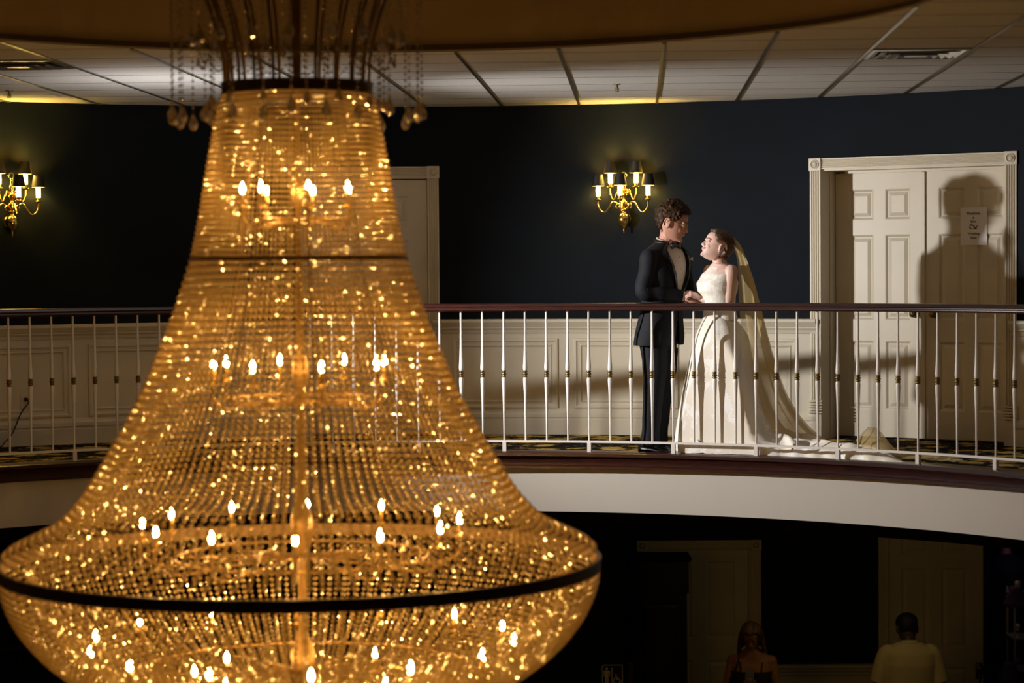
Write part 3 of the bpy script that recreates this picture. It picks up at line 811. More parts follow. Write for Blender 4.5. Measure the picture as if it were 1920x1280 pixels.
m.tube(smooth_path([(-.03,-.006,-.002),(-.014,-.006,-.018),(.006,-.006,-.014),(.026,-.006,-.016)],4), .0018, 5)
m.xf(NM @ Matrix.Translation((0,0,-.003))); obj('emblem', m, ink, note)
# restroom sign
sp = at(1148, 1245, 19.195); sw = (at(1168,1245,19.195).x-at(1128,1245,19.195).x)
sg = thing('restroom_sign', 'black restroom sign with pale man and wheelchair symbols', 'sign', (sp.x, 19.195, sp.z-.25))
sh_ = .235
m = MB().bbox(-sw/2, sw/2, -.006, 0, -sh_, 0, .003); m.xf(Matrix.Translation((sp.x,19.195,sp.z))); obj('panel', m, signblack, sg, False)
def flat(poly): return MB().add([(x,-.0075,z) for x,z in poly] + [(x,-.006,z) for x,z in poly], [tuple(range(len(poly)))] + [(i,(i+1)%len(poly),(i+1)%len(poly)+len(poly),i+len(poly)) for i in range(len(poly))])
m = MB(); u = sw/40
def rr(x0,x1,z0,z1,r,k=4):
    out=[]
    for cx,cz_,a0 in ((x1-r,z1-r,0),(x0+r,z1-r,90),(x0+r,z0+r,180),(x1-r,z0+r,270)):
        for i in range(k+1): a=D(a0+90*i/k); out.append((cx+r*cos(a),cz_+r*sin(a)))
    return out
ou = rr(-sw/2+.5*u, sw/2-.5*u, -sh_+.5*u, -.5*u, 4*u); inn = rr(-sw/2+1.7*u, sw/2-1.7*u, -sh_+1.7*u, -1.7*u, 3*u)
m.loft([[(x,-.0075,z) for x,z in ou], [(x,-.0075,z) for x,z in inn]], False)
cx = -10.5*u
m.join(flat([(cx+2.6*u*cos(2*pi*i/14), -8*u+2.6*u*sin(2*pi*i/14)) for i in range(14)]))
m.join(flat([(cx-6*u,-11.5*u),(cx+6*u,-11.5*u),(cx+6*u,-23*u),(cx+4.2*u,-23*u),(cx+4.2*u,-15*u),(cx+3.2*u,-15*u),(cx+3.2*u,-38*u),(cx+.5*u,-38*u),(cx+.5*u,-25*u),(cx-.5*u,-25*u),(cx-.5*u,-38*u),(cx-3.2*u,-38*u),(cx-3.2*u,-15*u),(cx-4.2*u,-15*u),(cx-4.2*u,-23*u),(cx-6*u,-23*u)]))
m.join(flat([(-1.6*u,-6*u),(.2*u,-6*u),(.2*u,-40*u),(-1.6*u,-40*u)]))
wx = 7*u; wz = -19*u
m.join(flat([(wx+1.5*u*cos(2*pi*i/12), wz+1.5*u*sin(2*pi*i/12)) for i in range(12)]))
m.join(flat([(wx-1*u,wz-2*u),(wx+1*u,wz-2*u),(wx+1*u,wz-5*u),(wx+5*u,wz-5*u),(wx+5*u,wz-6.5*u),(wx+1*u,wz-6.5*u),(wx+1*u,wz-8*u),(wx+6*u,wz-8*u),(wx+8.5*u,wz-13*u),(wx+10.5*u,wz-12*u),(wx+11*u,wz-13.5*u),(wx+7.6*u,wz-15*u),(wx+5*u,wz-9.7*u),(wx-1*u,wz-9.7*u)]))
m.tube([(wx+1*u+6*u*cos(D(a)), -.0072, wz-11.5*u+6*u*sin(D(a))) for a in range(110, 350, 12)], .8*u, 5)
m.xf(Matrix.Translation((sp.x,19.195,sp.z))); obj('symbols', m, signwhite, sg, False)
# slim wooden post, tall dark cabinet
p = at(1181, 1243, 19.6); q = thing('wooden_post', 'slim brown wooden post standing beside the restroom sign', 'post', (p.x, 19.6, ZL))
m = MB().bbox(p.x-.026, p.x+.026, 19.575, 19.625, ZL+.02, p.z-.02, .004); m.lathe([(.036,p.z-.022),(.036,p.z-.008),(.02,p.z),(.001,p.z)],16,(p.x,19.6,0)); obj('shaft', m, woodpost, q, False)
obj('foot', MB().bbox(p.x-.06,p.x+.06,19.54,19.66,ZL,ZL+.03,.006), woodpost, q, False)
a, b = at(1176, 1045, 20.6), at(1296, 1045, 20.6)
q = thing('tall_cabinet', 'tall dark wooden cabinet with projecting top in front of the lower door', 'cabinet', ((a.x+b.x)/2, 20.8, ZL))
zt_ = a.z; zh = at(1240, 1113, 20.6).z
obj('hood', MB().bbox(a.x+.02,b.x-.02,20.62,20.98,zh,zt_-.04,.006), darkwood, q, False)
m = MB(); m.loft([[(a.x-i,20.6-i,z),(b.x+i,20.6-i,z),(b.x+i,21.0,z),(a.x-i,21.0,z)] for i, z in ((-.02,zt_-.05),(0,zt_-.03),(.006,zt_-.012),(-.004,zt_))], True); obj('cornice', m, darkwood, q, False)
obj('trunk', MB().bbox(a.x+.05,b.x-.035,20.66,20.96,ZL+.35,zh,.006), darkwood, q, False)
m = MB(); rects_ring(m, a.x+.10, b.x-.085, ZL+.45, zh-.08, [(0,20.66),(.01,20.65),(.03,20.655),(.05,20.645)]); obj('door', m, darkwood, q, False)
obj('plinth', MB().bbox(a.x+.01,b.x-.01,20.61,20.98,ZL,ZL+.35,.008), darkwood, q, False)
# shelf rack beyond the doorway
a = at(1899, 1115, 23.4); z1_, z2_, z3_ = at(1899,1115,23.4).z, at(1899,1195,23.4).z, at(1899,1255,23.4).z
q = thing('shelf_rack', 'metal shelf rack with glassware and purple cloth in the room beyond the doorway', 'shelf', (a.x+.3, 23.5, ZL))
for x in (a.x+.01, a.x+.6):
    for y in (23.35, 23.7): obj('upright', MB().tube([(x,y,ZL),(x,y,z1_+.05)], .011, 8), glassware, q)
for z in (z1_, z2_, z3_, ZL+.25): obj('shelf', MB().bbox(a.x-.01,a.x+.62,23.34,23.71,z-.012,z,.002), glassware, q, False)
for i, (z, hh) in enumerate(((z1_,.13),(z2_,.12),(z3_,.12))):
    for k in range(3):
        x = a.x+.07+k*.12
        lab = ['clear goblet standing on the top shelf of the rack', 'clear goblet standing on the middle shelf of the rack', 'clear goblet standing on the lower shelf of the rack'][i]
        tag(obj('goblet', MB().lathe([(.03,z+.001),(.03,z+.004),(.005,z+.008),(.004,z+.05),(.022,z+.065),(.034,z+.09),(.030,z+hh),(.028,z+hh),(.031,z+.09),(.018,z+.07),(.001,z+.066)],14,(x,23.5,0)), glassware), lab, 'glass', 'goblets on the shelf rack')
for i, (px, py) in enumerate(((1893,1260),(1905,1118))):
    c = at(px, py, 23.25)
    m = MB()
    rings = []
    for k in range(7):
        w = .05+.012*k; rings.append([(c.x+w*(1+.18*sin(5*aa+k))*cos(aa), 23.27+.03*sin(aa)*(1+.1*k), c.z+.10-.035*k) for aa in [2*pi*j/20 for j in range(20)]])
    m.loft(rings); tag(obj('purple_drape', m, purple_cloth), ['purple cloth hanging low beside the shelf rack','purple cloth bunched on the upper end of the shelf rack'][i], 'cloth')

# ------------------------------------------------------------------ people
HEAD = [(0.00,.052,.020,.016),(.04,.078,.000,.034),(.10,.089,-.012,.046),(.17,.086,-.030,.054),(.24,.089,-.048,.058),(.30,.087,-.064,.0615),(.36,.089,-.078,.065),(.44,.090,-.088,.069),
        (.50,.085,-.095,.071),(.56,.089,-.099,.0735),(.64,.092,-.101,.0755),(.72,.090,-.100,.0755),(.80,.081,-.093,.071),(.87,.066,-.080,.061),(.93,.044,-.060,.046),(.97,.022,-.036,.028),(1.0,-.006,-.010,.003)]
HH = .225
def head_parts(female=False):
    """head facing +x, chin at z=0, crown at z=HH."""
    sk = MB(); n = 32
    dense = []
    for i in range(40):
        t = i/39; dense.append((t, *lerp_tab(HEAD, t)))
    rings = []
    for t, fr, bk, w in dense:
        xc = -.008; rg = []
        for j in range(n):
            a = 2*pi*j/n; c, s = cos(a), sin(a)
            ex = .86
            X = xc + (fr-xc)*abs(c)**ex if c >= 0 else xc - (xc-bk)*abs(c)**ex
            jw = (.86+.14*min(1, t/.42)) if female else 1
            rg.append((X, jw*w*(abs(s)**.92)*(1 if s >= 0 else -1), t*HH))
        rings.append(rg)
    sk.loft(rings)
    z = lambda t: t*HH
    sk.tube([(.081,0,z(.56)),(.090,0,z(.48)),(.098,0,z(.41)),(.101,0,z(.37))], [.007,.0085,.0105,.010], 10)
    sk.ball((.102,0,z(.375)), (.0115,.0118,.0105)); 
    for s in (-1,1): sk.ball((.093,s*.0115,z(.355)), (.011,.0085,.0085))
    sk.ball((.079,0,z(.085)), (.015,.017,.015) if female else (.017,.022,.017))                               # chin
    for s in (-1,1):
        sk.ball((.056,s*.034,z(.38)), (.028,.0155,.026))                      # cheek
        sk.ball((.080,s*.028,z(.575)), (.014,.026,.008))                    # brow ridge
        # ear
        es = .80 if female else 1.0
        sk.ball((-.012,s*.0745,z(.46)), (.019*es,.006,.031*es), rot=Matrix.Rotation(-.2,3,'Y') @ Matrix.Rotation(s*.25,3,'Z'))
        sk.tube([( -.012+.019*es*cos(a)-.002, s*.0785, z(.46)+.031*es*sin(a)) for a in [D(q) for q in range(-80, 250, 22)]], .0042, 6)
        sk.ball((-.004,s*.076,z(.35)), (.009,.006,.010))
    sk.ball((.088,0,z(.275)), (.010,.021,.0065)); sk.ball((.087,0,z(.235)), (.010,.018,.0065))
    return sk
def face_bits(root, X, skin, browmat, sc=1.0, mw=1.0):
    z = lambda t: t*HH
    m = MB()
    for s in (-1,1): m.ball((.0735,s*.0315,z(.505)), (.0125,.0135,.0105))
    obj('eye', MB().join(m, X), eye_w, root)
    m = MB()
    for s in (-1,1): m.ball((.0835,s*.0325,z(.505)), (.0035,.0062,.0066))
    obj('iris', m.xf(X), eye_d, root)
    m = MB()
    for s in (-1,1):
        m.tube([(.082,s*.017,z(.528)),(.0865,s*.030,z(.545)),(.080,s*.044,z(.528))], [.002,.0026,.002], 6)   # upper lid
    obj('eyelid', m.xf(X), skin, root)
    m = MB()
    for s in (-1,1): m.tube([(.093,s*.014,z(.585)),(.092,s*.030,z(.605)),(.080,s*.048,z(.59))], [.0022,.0026,.0014], 6)
    obj('eyebrow', m.xf(X), browmat, root)
    m = MB()
    for s in (-1,1):
        m.tube([(.0965,0,z(.272)),(.094,s*.012*mw,z(.278)),(.083,s*.026*mw,z(.292))], [.0034,.0030,.0012], 6)
        m.tube([(.0955,0,z(.246)),(.093,s*.011*mw,z(.250)),(.083,s*.025*mw,z(.286))], [.0040,.0034,.0012], 6)
    obj('lips', m.xf(X), lip, root)
def hair_cap(hairline, off, n=36, kz=26, zlow=.30):
    """closed shell over the skull; hairline(a) gives the lowest z fraction at angle a (0 = face)."""
    m = MB(); rings = []
    for i in range(kz+1):
        rg = []
        for j in range(n):
            a = 2*pi*j/n; zl = hairline(a); t = zl + (1.0-zl)*i/kz
            t2 = min(t, .999); fr, bk, w = lerp_tab(HEAD, t2); c, s = cos(a), sin(a); xc = -.008
            X = xc + (fr-xc)*abs(c)**.86 if c >= 0 else xc - (xc-bk)*abs(c)**.86
            p = Vector((X, w*(abs(s)**.92)*(1 if s >= 0 else -1), t2*HH)); nr = Vector((p.x+.008, p.y*1.2, (t2-.55)*HH*1.1))
            if nr.length > 1e-6: nr.normalize()
            o = off(a, t2) * min(1.0, .12 + i/4.0)
            rg.append(p + nr*o)
        rings.append(rg)
    inner = [[Vector((-.008,0,.62*HH)) + (p-Vector((-.008,0,.62*HH)))*.80 for p in r] for r in rings]
    m.loft(inner[::-1] + rings)
    return m
def headX(loc, yaw, pitch, s, roll=0): return Matrix.Translation(loc) @ Matrix.Rotation(yaw,4,'Z') @ Matrix.Rotation(pitch,4,'Y') @ Matrix.Rotation(roll,4,'X') @ Matrix.Diagonal((s,s,s,1)) @ Matrix.Translation((0.008,0,-.45*HH))
def ell_ring(c, fx, rd, rw, n=28, p=1.0):
    """ellipse ring: c centre, fx forward unit vector, rd half depth, rw half width."""
    f = Vector(fx); l = Vector((-f.y, f.x, 0)); c = Vector(c)
    return [c + f*(rd*cos(2*pi*j/n)) + l*(rw*sin(2*pi*j/n)) for j in range(n)]
def hand(m, wrist, d, nrm, side, curl, spread=.5, s=1.0, thumb=.5):
    """five fingered hand: wrist point, direction d, nrm = back of the hand, side=+1 thumb towards d x nrm."""
    d = Vector(d).normalized(); nrm = Vector(nrm); nrm = (nrm - d*nrm.dot(d)).normalized(); l = d.cross(nrm)*side
    W_ = Vector(wrist)
    palm = [W_, W_+d*.03*s, W_+d*.06*s, W_+d*.088*s]
    m.tube(palm, [(.016*s,.024*s),(.016*s,.034*s),(.0145*s,.041*s),(.011*s,.040*s)], 12, ref=nrm)
    for k, (o, ln) in enumerate(((.030,.072),(.010,.080),(-.010,.075),(-.029,.058))):
        base = W_ + d*(.080 - abs(o-.01)*.18)*s + l*o*s; ang = 0; p = base.copy(); pts = [p - d*.015*s, p.copy()]; rad = [.0095*s,.0095*s]
        dirv = (d + l*o*spread*4).normalized()
        c = curl[k] if isinstance(curl, (list,tuple)) else curl
        for seg in (.46,.31,.23):
            ang += c
            q = dirv*cos(ang) - nrm*sin(ang); p = p + q*(ln*seg*s); pts.append(p.copy()); rad.append((.0090-.0012*len(rad)*.5)*s)
        m.tube(pts, rad, 8); m.ball(pts[-1], rad[-1]*.98, 8, 6)
    b = W_ + d*.022*s + l*.026*s; t1 = (d*.55 + l*.75 - nrm*.25*thumb).normalized(); t2 = (d*.9 + l*.25 - nrm*.45*thumb).normalized()
    pts = [b - t1*.012*s, b + t1*.032*s, b + t1*.032*s + t2*.030*s, b + t1*.032*s + t2*.054*s]
    m.tube(pts, [.014*s,.0125*s,.0105*s,.008*s], 8); m.ball(pts[-1], .008*s, 8, 6)

# ---- groom
GY = 16.40
g_root = thing('person', 'man in black tuxedo and glasses holding hands and looking down at the bride', 'person', (at(1226,845,GY).x, GY, 0))
fg = Vector((cos(D(-38)), sin(D(-38)), 0)); lg = Vector((-fg.y, fg.x, 0))        # torso forward / his left
def G(px, py, dy=0.0): return at(px, py, GY+dy)
def gz(py): return at(1240, py, GY).z
hip = G(1236, 640); wai = G(1241, 585); che = G(1246, 520); sho = G(1247, 474); nek = G(1249, 452)
trunk = [(G(1233,655),.125,.165),(G(1236,630),.135,.178),(G(1239,600),.132,.172),(G(1242,575),.128,.165),(G(1244,545),.135,.178),(G(1246,515),.148,.196),(G(1247,490),.140,.208),(G(1247,475),.115,.205),(G(1247,466),.092,.175),(G(1248,459),.076,.115),(G(1249,452),.066,.075)]
# body: one continuous surface (legs, torso, arms, neck, head, hands)
body = MB()
body.loft([ell_ring(c, fg, d*.86, w*.86) for c, d, w in trunk])
neck0 = G(1248, 470); hx_ = G(1262, 421)
gX = headX(G(1256.5, 419, -.015), D(-14), D(17), 1.17)
body.tube([G(1248,480), G(1249,462), G(1252,445), G(1255,430)], [.075,.066,.060,.062], 14)
body.join(head_parts(), gX)
rs = trunk[7][0] - lg*.185 + Vector((0,0,-.005)); ls = trunk[7][0] + lg*.185 + Vector((0,0,-.005))
re = G(1207, 545, -.15); rw_ = G(1283, 555, -.13); le = G(1290, 558, .12); lw_ = G(1301, 560, -.03)
for s, e_, w_ in ((rs, re, rw_), (ls, le, lw_)):
    body.tube([s, s.lerp(e_,.5), e_, e_.lerp(w_,.5), w_], [.056,.050,.043,.036,.027], 12)
rleg = [G(1226,652,-.06), G(1228,690,-.07), G(1225,740,-.07), G(1221,800,-.07), G(1218,838,-.07)]
lleg = [G(1246,652,.06), G(1246,690,.05), G(1241,740,.05), G(1236,800,.06), G(1234,836,.06)]
for lgp in (rleg, lleg): body.tube(lgp, [.080,.074,.055,.043,.036], 12)
hand(body, rw_ + Vector((-.012,0,0)), (.93,-.10,-.28), (-.25,-.55,.80), -1, .55, s=1.08)
hand(body, lw_ + Vector((-.005,0,0)), (.80,-.45,-.20), (.25,.3,-.9), 1, .40, s=1.08)
remesh('body', body, skin_g, g_root, .0042, 3)
face_bits(g_root, gX, skin_g, hair_g)
# hair: thick and curly
def hl_g(a):
    a = abs((a+pi) % (2*pi) - pi)
    return .80 if a < .75 else (.80 - (a-.75)/.35*.24 if a < 1.1 else (.56 if a < 1.75 else (.56-(a-1.75)/.5*.36 if a < 2.25 else .20)))
hm = hair_cap(hl_g, lambda a, t: .009 + .016*max(0, (t-.5)/.5))
rng = random.Random(11)
for i in range(430):
    a = rng.uniform(0, 2*pi); zl = hl_g(a)
    t = zl + (1-zl)*rng.random()**.8
    fr, bk, w = lerp_tab(HEAD, min(t,.995)); c, s = cos(a), sin(a)
    X = -.008 + (fr+.008)*abs(c)**.86 if c >= 0 else -.008 - (-.008-bk)*abs(c)**.86
    p = Vector((X, w*abs(s)**.92*(1 if s >= 0 else -1), t*HH)); nr = Vector((p.x+.008, p.y*1.2, (t-.55)*HH*1.2)).normalized()
    up_ = max(0, (t-.45)/.55)
    p += nr*(.008 + .018*up_*rng.uniform(.6,1.15))
    rc = rng.uniform(.005,.0085)*(.65+.5*up_)
    ax = Vector((rng.gauss(0,1), rng.gauss(0,1), rng.gauss(0,1))).normalized(); bx = ax.orthogonal().normalized(); cxv = ax.cross(bx)
    hm.tube([p + bx*(rc*cos(q)) + cxv*(rc*sin(q)) for q in [2*pi*j/8 for j in range(8)]], rc*.5, 5, closed=True)
remesh('hair', hm.xf(gX), hair_g, g_root, .0042, 1)
# stubble sideburn strip is left to the skin; glasses
m = MB()
for s in (-1,1):
    cx_, cz_ = .094, .495*HH
    m.tube([(cx_-.004-.05*abs(s*.033+.023*cos(q)*s)*.5, s*.033+.023*cos(q), cz_+.019*sin(q)) for q in [2*pi*j/20 for j in range(20)]], .0026, 6, closed=True)
    m.tube([(.083,s*.056,cz_+.008),(.05,s*.074,cz_+.010),(-.008,s*.082,cz_+.008),(-.022,s*.082,cz_-.008)], .0024, 6)
m.tube([(.098,-.010,cz_+.006),(.102,0,cz_+.010),(.098,.010,cz_+.006)], .0015, 6)
gl = obj('glasses', m.xf(gX), mat('gold_wire', (.62,.42,.16), .22, .9), g_root)
m = MB()
for s in (-1,1):
    m.add([(.0915-.05*abs(s*.033+.022*cos(q)*s)*.5, s*.033+.022*cos(q), .495*HH+.018*sin(q)) for q in [2*pi*j/20 for j in range(20)]], [tuple(range(20))])
lens_m = tulle_mat('lens_glass', (.9,.9,.9), .04); 
obj('lens', m.xf(gX), lens_m, gl)
# shirt, jacket, lapels, bow tie
def torso_at(z):
    ts = [(c.z, c.x, c.y, d, w) for c, d, w in trunk]
    x, y, d, w = lerp_tab(ts, z); return Vector((x, y, z)), d, w
sh = MB(); zs_ = [gz(575), gz(555), gz(535), gz(515), gz(495), gz(480), gz(470), gz(463), gz(457), gz(452)]
rings = []
for z in zs_:
    c, d, w = torso_at(z); rings.append(ell_ring(c, fg, d*.965, w*.93, 36))
sh.loft(rings)
for k in range(4):
    c, d, w = torso_at(gz(548 - k*22)); sh.ball(c + fg*(d*.975), .0055, 8, 6)
obj('shirt', sh, shirt_w, g_root)
m = MB()   # collar
nb = G(1249.5, 452); tl = (G(1254,438)-G(1249,460)).normalized()
rings = []
for k, (rr_, hz_) in enumerate(((.072,-.036),(.0735,-.016),(.0705,.002),(.066,.002),(.066,-.036))):
    rg = []
    for j in range(40):
        q = 2*pi*j/40; v = fg*cos(q) + lg*sin(q); back = (1-cos(q))/2
        rg.append(nb + v*rr_ + Vector((0,0,hz_ + .030*back - .012*(1-back))))
    rings.append(rg)
m.loft(rings + [rings[0]], False); obj('collar', m, shirt_w, g_root)
jk = MB(); n = 44
def opening(z):
    z0, z1 = gz(570), gz(462)
    if z < z0: return .012 + .20*max(0, min(1, (z0-z)/(z0-gz(645))))**2
    return .012 + .62*min(1, (z-z0)/(z1-z0))**.85
zj = [gz(p) for p in (646,636,625,612,600,588,575,560,545,530,515,500,490,482,475,469,464,459,455)]
rings = []
for i, z in enumerate(zj):
    c, d, w = torso_at(z); op = opening(z)
    flare = 1 + .16*max(0, min(1, (gz(590)-z)/(gz(590)-gz(646))))
    dd, ww = (d+.012)*flare, (w+.012)*flare
    rg = []
    for j in range(n+1):
        q = op + (2*pi-2*op)*j/n
        wob = 1 + .018*sin(5*q+3*z*7)*max(0, min(1, (gz(560)-z)/.3))
        rg.append(c + fg*(dd*wob*cos(q)) + lg*(ww*wob*sin(q)))
    rings.append(rg)
out = rings; inn = [[p + (Vector((torso_at(zj[i])[0].x, torso_at(zj[i])[0].y, p.z)) - p)*.06 for p in r] for i, r in enumerate(rings)]
jk.loft([o + list(reversed(i_)) for o, i_ in zip(out, inn)], True, closed=True)
def sleeve(s, e_, w_, side):
    mid = s.lerp(e_, .5) + (-lg*side*.012)
    path = smooth_path([s + lg*side*(-.03)*0 + Vector((0,0,.018)), s + lg*(.012*side) + Vector((0,0,-.03)), mid, e_, e_.lerp(w_,.35), e_.lerp(w_,.7), w_ - (w_-e_).normalized()*.012], 5)
    rad = []
    tab = [(0,.052),(.16,.071),(.34,.069),(.50,.064),(.62,.062),(.80,.052),(1,.041)]
    for i in range(len(path)):
        t = i/(len(path)-1); r_ = lerp_tab(tab, t)[0]; rad.append(r_*(1+.05*sin(t*38)*(.4 < t < .75)))
    jk.tube(path, rad, 16)
    # shirt cuff
    dv = (w_-e_).normalized(); return MB().tube([w_-dv*.03, w_+dv*.002], [.034,.033], 16)
c1 = sleeve(rs, re, rw_, -1); c2 = sleeve(ls, le, lw_, 1)
jo = obj('jacket', jk, suit, g_root, True, sharp=60)
obj('cuff', c1, shirt_w, g_root); obj('cuff', c2, shirt_w, g_root)
m = MB(); rings = []
for rr_, hz_ in ((.090,-.045),(.084,-.012),(.0785,.0),(.0745,-.012),(.076,-.04)):
    rings.append([nb + (fg*cos(q)+lg*sin(q))*rr_ + Vector((0,0,hz_ + .030*(1-cos(q))/2 - .010)) for q in [.75 + (2*pi-1.5)*j/30 for j in range(31)]])
m.loft([[r[j] for r in rings] for j in range(31)], True); obj('jacket_collar', m, suit, jo)
for side in (-1, 1):
    m = MB(); rin = []; 
    for z in [gz(570 - 118*k/14) for k in range(15)]:
        c, d, w = torso_at(z); op = opening(z); t = (z-gz(570))/(gz(452)-gz(570))
        wid = .03 + .26*min(1, t/.7)*(1 if t < .78 else max(.25, 1-(t-.78)*3.2))
        row = []
        for k in range(5):
            q = (op - .01 + wid*k/4)*side; e0 = .017 + .007*sin(pi*k/4)
            row.append(c + fg*((d+e0)*cos(q)) + lg*((w+e0)*sin(q)))
        rin.append(row)
    m.loft(rin, False, closed=False); obj('lapel', m, satin, jo)
btc = torso_at(gz(460.5))[0] + fg*.088 + Vector((0,0,.0))
m = MB()
for s in (-1,1):
    rgs = []
    for x, h_, t_ in ((0,.009,.010),(.016,.014,.012),(.036,.024,.010),(.055,.026,.006),(.058,.022,.004)):
        cc = btc + lg*(s*x) + fg*(.004); rgs.append([cc + Vector((0,0,1))*(h_*cos(2*pi*j/12)) + fg*(t_*sin(2*pi*j/12)) for j in range(12)])
    m.loft(rgs)
m.ball(btc + fg*.008, (.011,.011,.012)); obj('bow_tie', m, satin, g_root)
bq = torso_at(gz(486))[0]; bd = torso_at(gz(486))
bp = bd[0] + fg*((bd[1]+.028)*cos(.72)) + lg*((bd[2]+.028)*sin(.72))
m = MB()
for k in range(5):
    a = 2.4*k; rr_ = .003*sqrt(k); m.ball(bp + lg*(rr_*cos(a)*2.2) + Vector((0,0,rr_*sin(a)*2.2)) + fg*(.006-.0006*k), (.006,.006,.006), 8, 6)
bt = obj('boutonniere', m, mat('white_flower', (.8,.78,.72), .6), g_root)
m = MB()
for s in (-1,0,1): m.tube([bp+Vector((0,0,-.01)), bp + lg*(.014*s) + Vector((0,0,-.045+.008*abs(s)))], [.004,.0015], 6)
obj('leaf', m, mat('flower_leaf', (.03,.07,.03), .5), bt)
tr = MB()
for lgp, o in ((rleg, .018), (lleg, .018)):
    pts = smooth_path([tuple(p) for p in lgp], 6); k = len(pts)
    rad = []
    for i in range(k):
        t = i/(k-1); r_ = lerp_tab([(0,.098),(.2,.092),(.5,.074),(.75,.066),(1,.070)], t)[0]; rad.append((r_*(1+.02*sin(t*30)), r_*.92))
    tr.tube(pts, rad, 18)
tr.loft([ell_ring(torso_at(gz(p))[0], fg, torso_at(gz(p))[1]*s_, torso_at(gz(p))[2]*s_) for p, s_ in ((655,.9),(640,.98),(620,.98),(600,.95))])
remesh('trousers', tr, suit, g_root, .009, 3)
for lgp, yaw in ((rleg, -30), (lleg, 8)):
    f = Vector((cos(D(yaw)), sin(D(yaw)), 0)); l = Vector((-f.y, f.x, 0)); b0 = Vector((lgp[-1].x, lgp[-1].y, 0))
    m = MB(); rgs = []
    for x, w, h_ in ((-.085,.012,.04),(-.08,.028,.065),(-.05,.036,.085),(0,.038,.085),(.05,.042,.065),(.10,.046,.048),(.145,.042,.038),(.175,.028,.028),(.188,.008,.014)):
        rgs.append([b0 + f*x + l*(w*cos(2*pi*j/16)) + Vector((0,0,max(0.001, h_*.5 + h_*.5*sin(2*pi*j/16)))) for j in range(16)])
    m.loft(rgs); obj('shoe', m, shoe, g_root)

# ---- bride
BY = 16.26
b_root = thing('person', 'woman in white lace wedding gown with long veil and train, looking up at the groom', 'person', (at(1385,845,BY).x, BY, 0))
fb = Vector((-cos(D(28)), -sin(D(28)), 0)); lb = Vector((-fb.y, fb.x, 0))     # her left is towards the camera
def B(px, py, dy=0.0): return at(px, py, BY+dy)
def bz(py): return at(1360, py, BY).z
btr = [(B(1352,620),.115,.165),(B(1350,596),.100,.140),(B(1349,578),.094,.126),(B(1347,560),.100,.132),(B(1345,542),.118,.142),(B(1345,530),.122,.148),(B(1348,515),.104,.152),(B(1351,505),.080,.155),(B(1352,499),.062,.125),(B(1350,494),.054,.075)]
body = MB(); body.loft([ell_ring(c, fb, d, w) for c, d, w in btr])
bX = headX(B(1346, 464.5, -.01), D(180+12), D(-22), 1.02)
body.tube([B(1352,505), B(1350,494), B(1348,484), B(1346,472)], [.060,.049,.047,.05], 14)
body.join(head_parts(True), bX)
bls = btr[7][0] + lb*.140; brs = btr[7][0] - lb*.140
ble = B(1366, 575, -.10); blw = B(1313, 559, .0); bre = B(1330, 572, .16); brw = B(1306, 559, .09)
for s, e_, w_ in ((bls, ble, blw), (brs, bre, brw)):
    body.ball(s + Vector((0,0,-.010)), .045)
    body.tube([s, s.lerp(e_,.4), s.lerp(e_,.8), e_, e_.lerp(w_,.4), w_], [.046,.046,.040,.037,.034,.023], 14)
for dy, px in ((-.08,1362),(.08,1372)): body.tube([B(px,618,dy), B(px+4,740,dy), B(px+6,842,dy)], [.085,.055,.036], 12)
hand(body, blw, (-.86,-.25,.42), (-.35,-.45,.8), 1, [.62,.66,.66,.62], s=.98, thumb=.8)
hand(body, brw, (-.85,-.20,-.05), (-.1,-.3,.9), -1, .5, s=.95)
remesh('body', body, skin_b, b_root, .0042, 3)
face_bits(b_root, bX, skin_b, hair_b, mw=1.15)
def hl_b(a):
    a = abs((a+pi) % (2*pi) - pi)
    return .82 if a < .7 else (.82-(a-.7)/.5*.26 if a < 1.2 else (.56 if a < 1.7 else (.56-(a-1.7)/.5*.40 if a < 2.2 else .16)))
hm = hair_cap(hl_b, lambda a, t: .013 + .012*sin(min(1,max(0,(t-.2)/.8))*pi))
hm.ball((-.078,0,.48*HH), (.036,.050,.052)); hm.ball((-.072,.0,.28*HH), (.030,.046,.036))
for k in range(9):
    a0 = -1.2 + 2.4*k/8
    hm.tube(smooth_path([(.075*cos(a0*.5),.050*sin(a0),.86*HH),(.0,.072*sin(a0),(1.02-.12*abs(sin(a0)))*HH),(-.07,.065*sin(a0),.86*HH),(-.108,.03*sin(a0),.55*HH)],5), .0065, 6)
remesh('hair', hm.xf(bX), hair_b, b_root, .0045, 2)
m = MB()
for s in (-1,1):
    m.ball((-.004,s*.083,.325*HH), .0042, 8, 6); m.ball((-.004,s*.084,.275*HH), (.005,.004,.0065), 8, 6); m.tube([(-.004,s*.083,.325*HH),(-.004,s*.084,.275*HH)], .001, 4)
obj('earring', m.xf(bX), glassware, b_root)
# bodice with a high lace neck
bod = MB(); rings = []
bt_ = [(c.z, c.x, c.y, d, w) for c, d, w in btr]
for p in (600,590,578,566,554,545,537,530,522,514,509,506,503,501,499):
    z = bz(p); x, y, d, w = lerp_tab(sorted(bt_), z)
    ex = .011 + (.010 if 528 < p < 550 else 0)
    if p <= 514: w = w - (514-p)/15*.05; 
    if p <= 509: w = min(w, .072 + (p-499)*.0042)
    rings.append(ell_ring((x,y,z), fb, max(d+ex, .058), w+ex*.6, 32))
bod.loft(rings); 
bodice = remesh('bodice', bod, lace2, b_root, .006, 2)
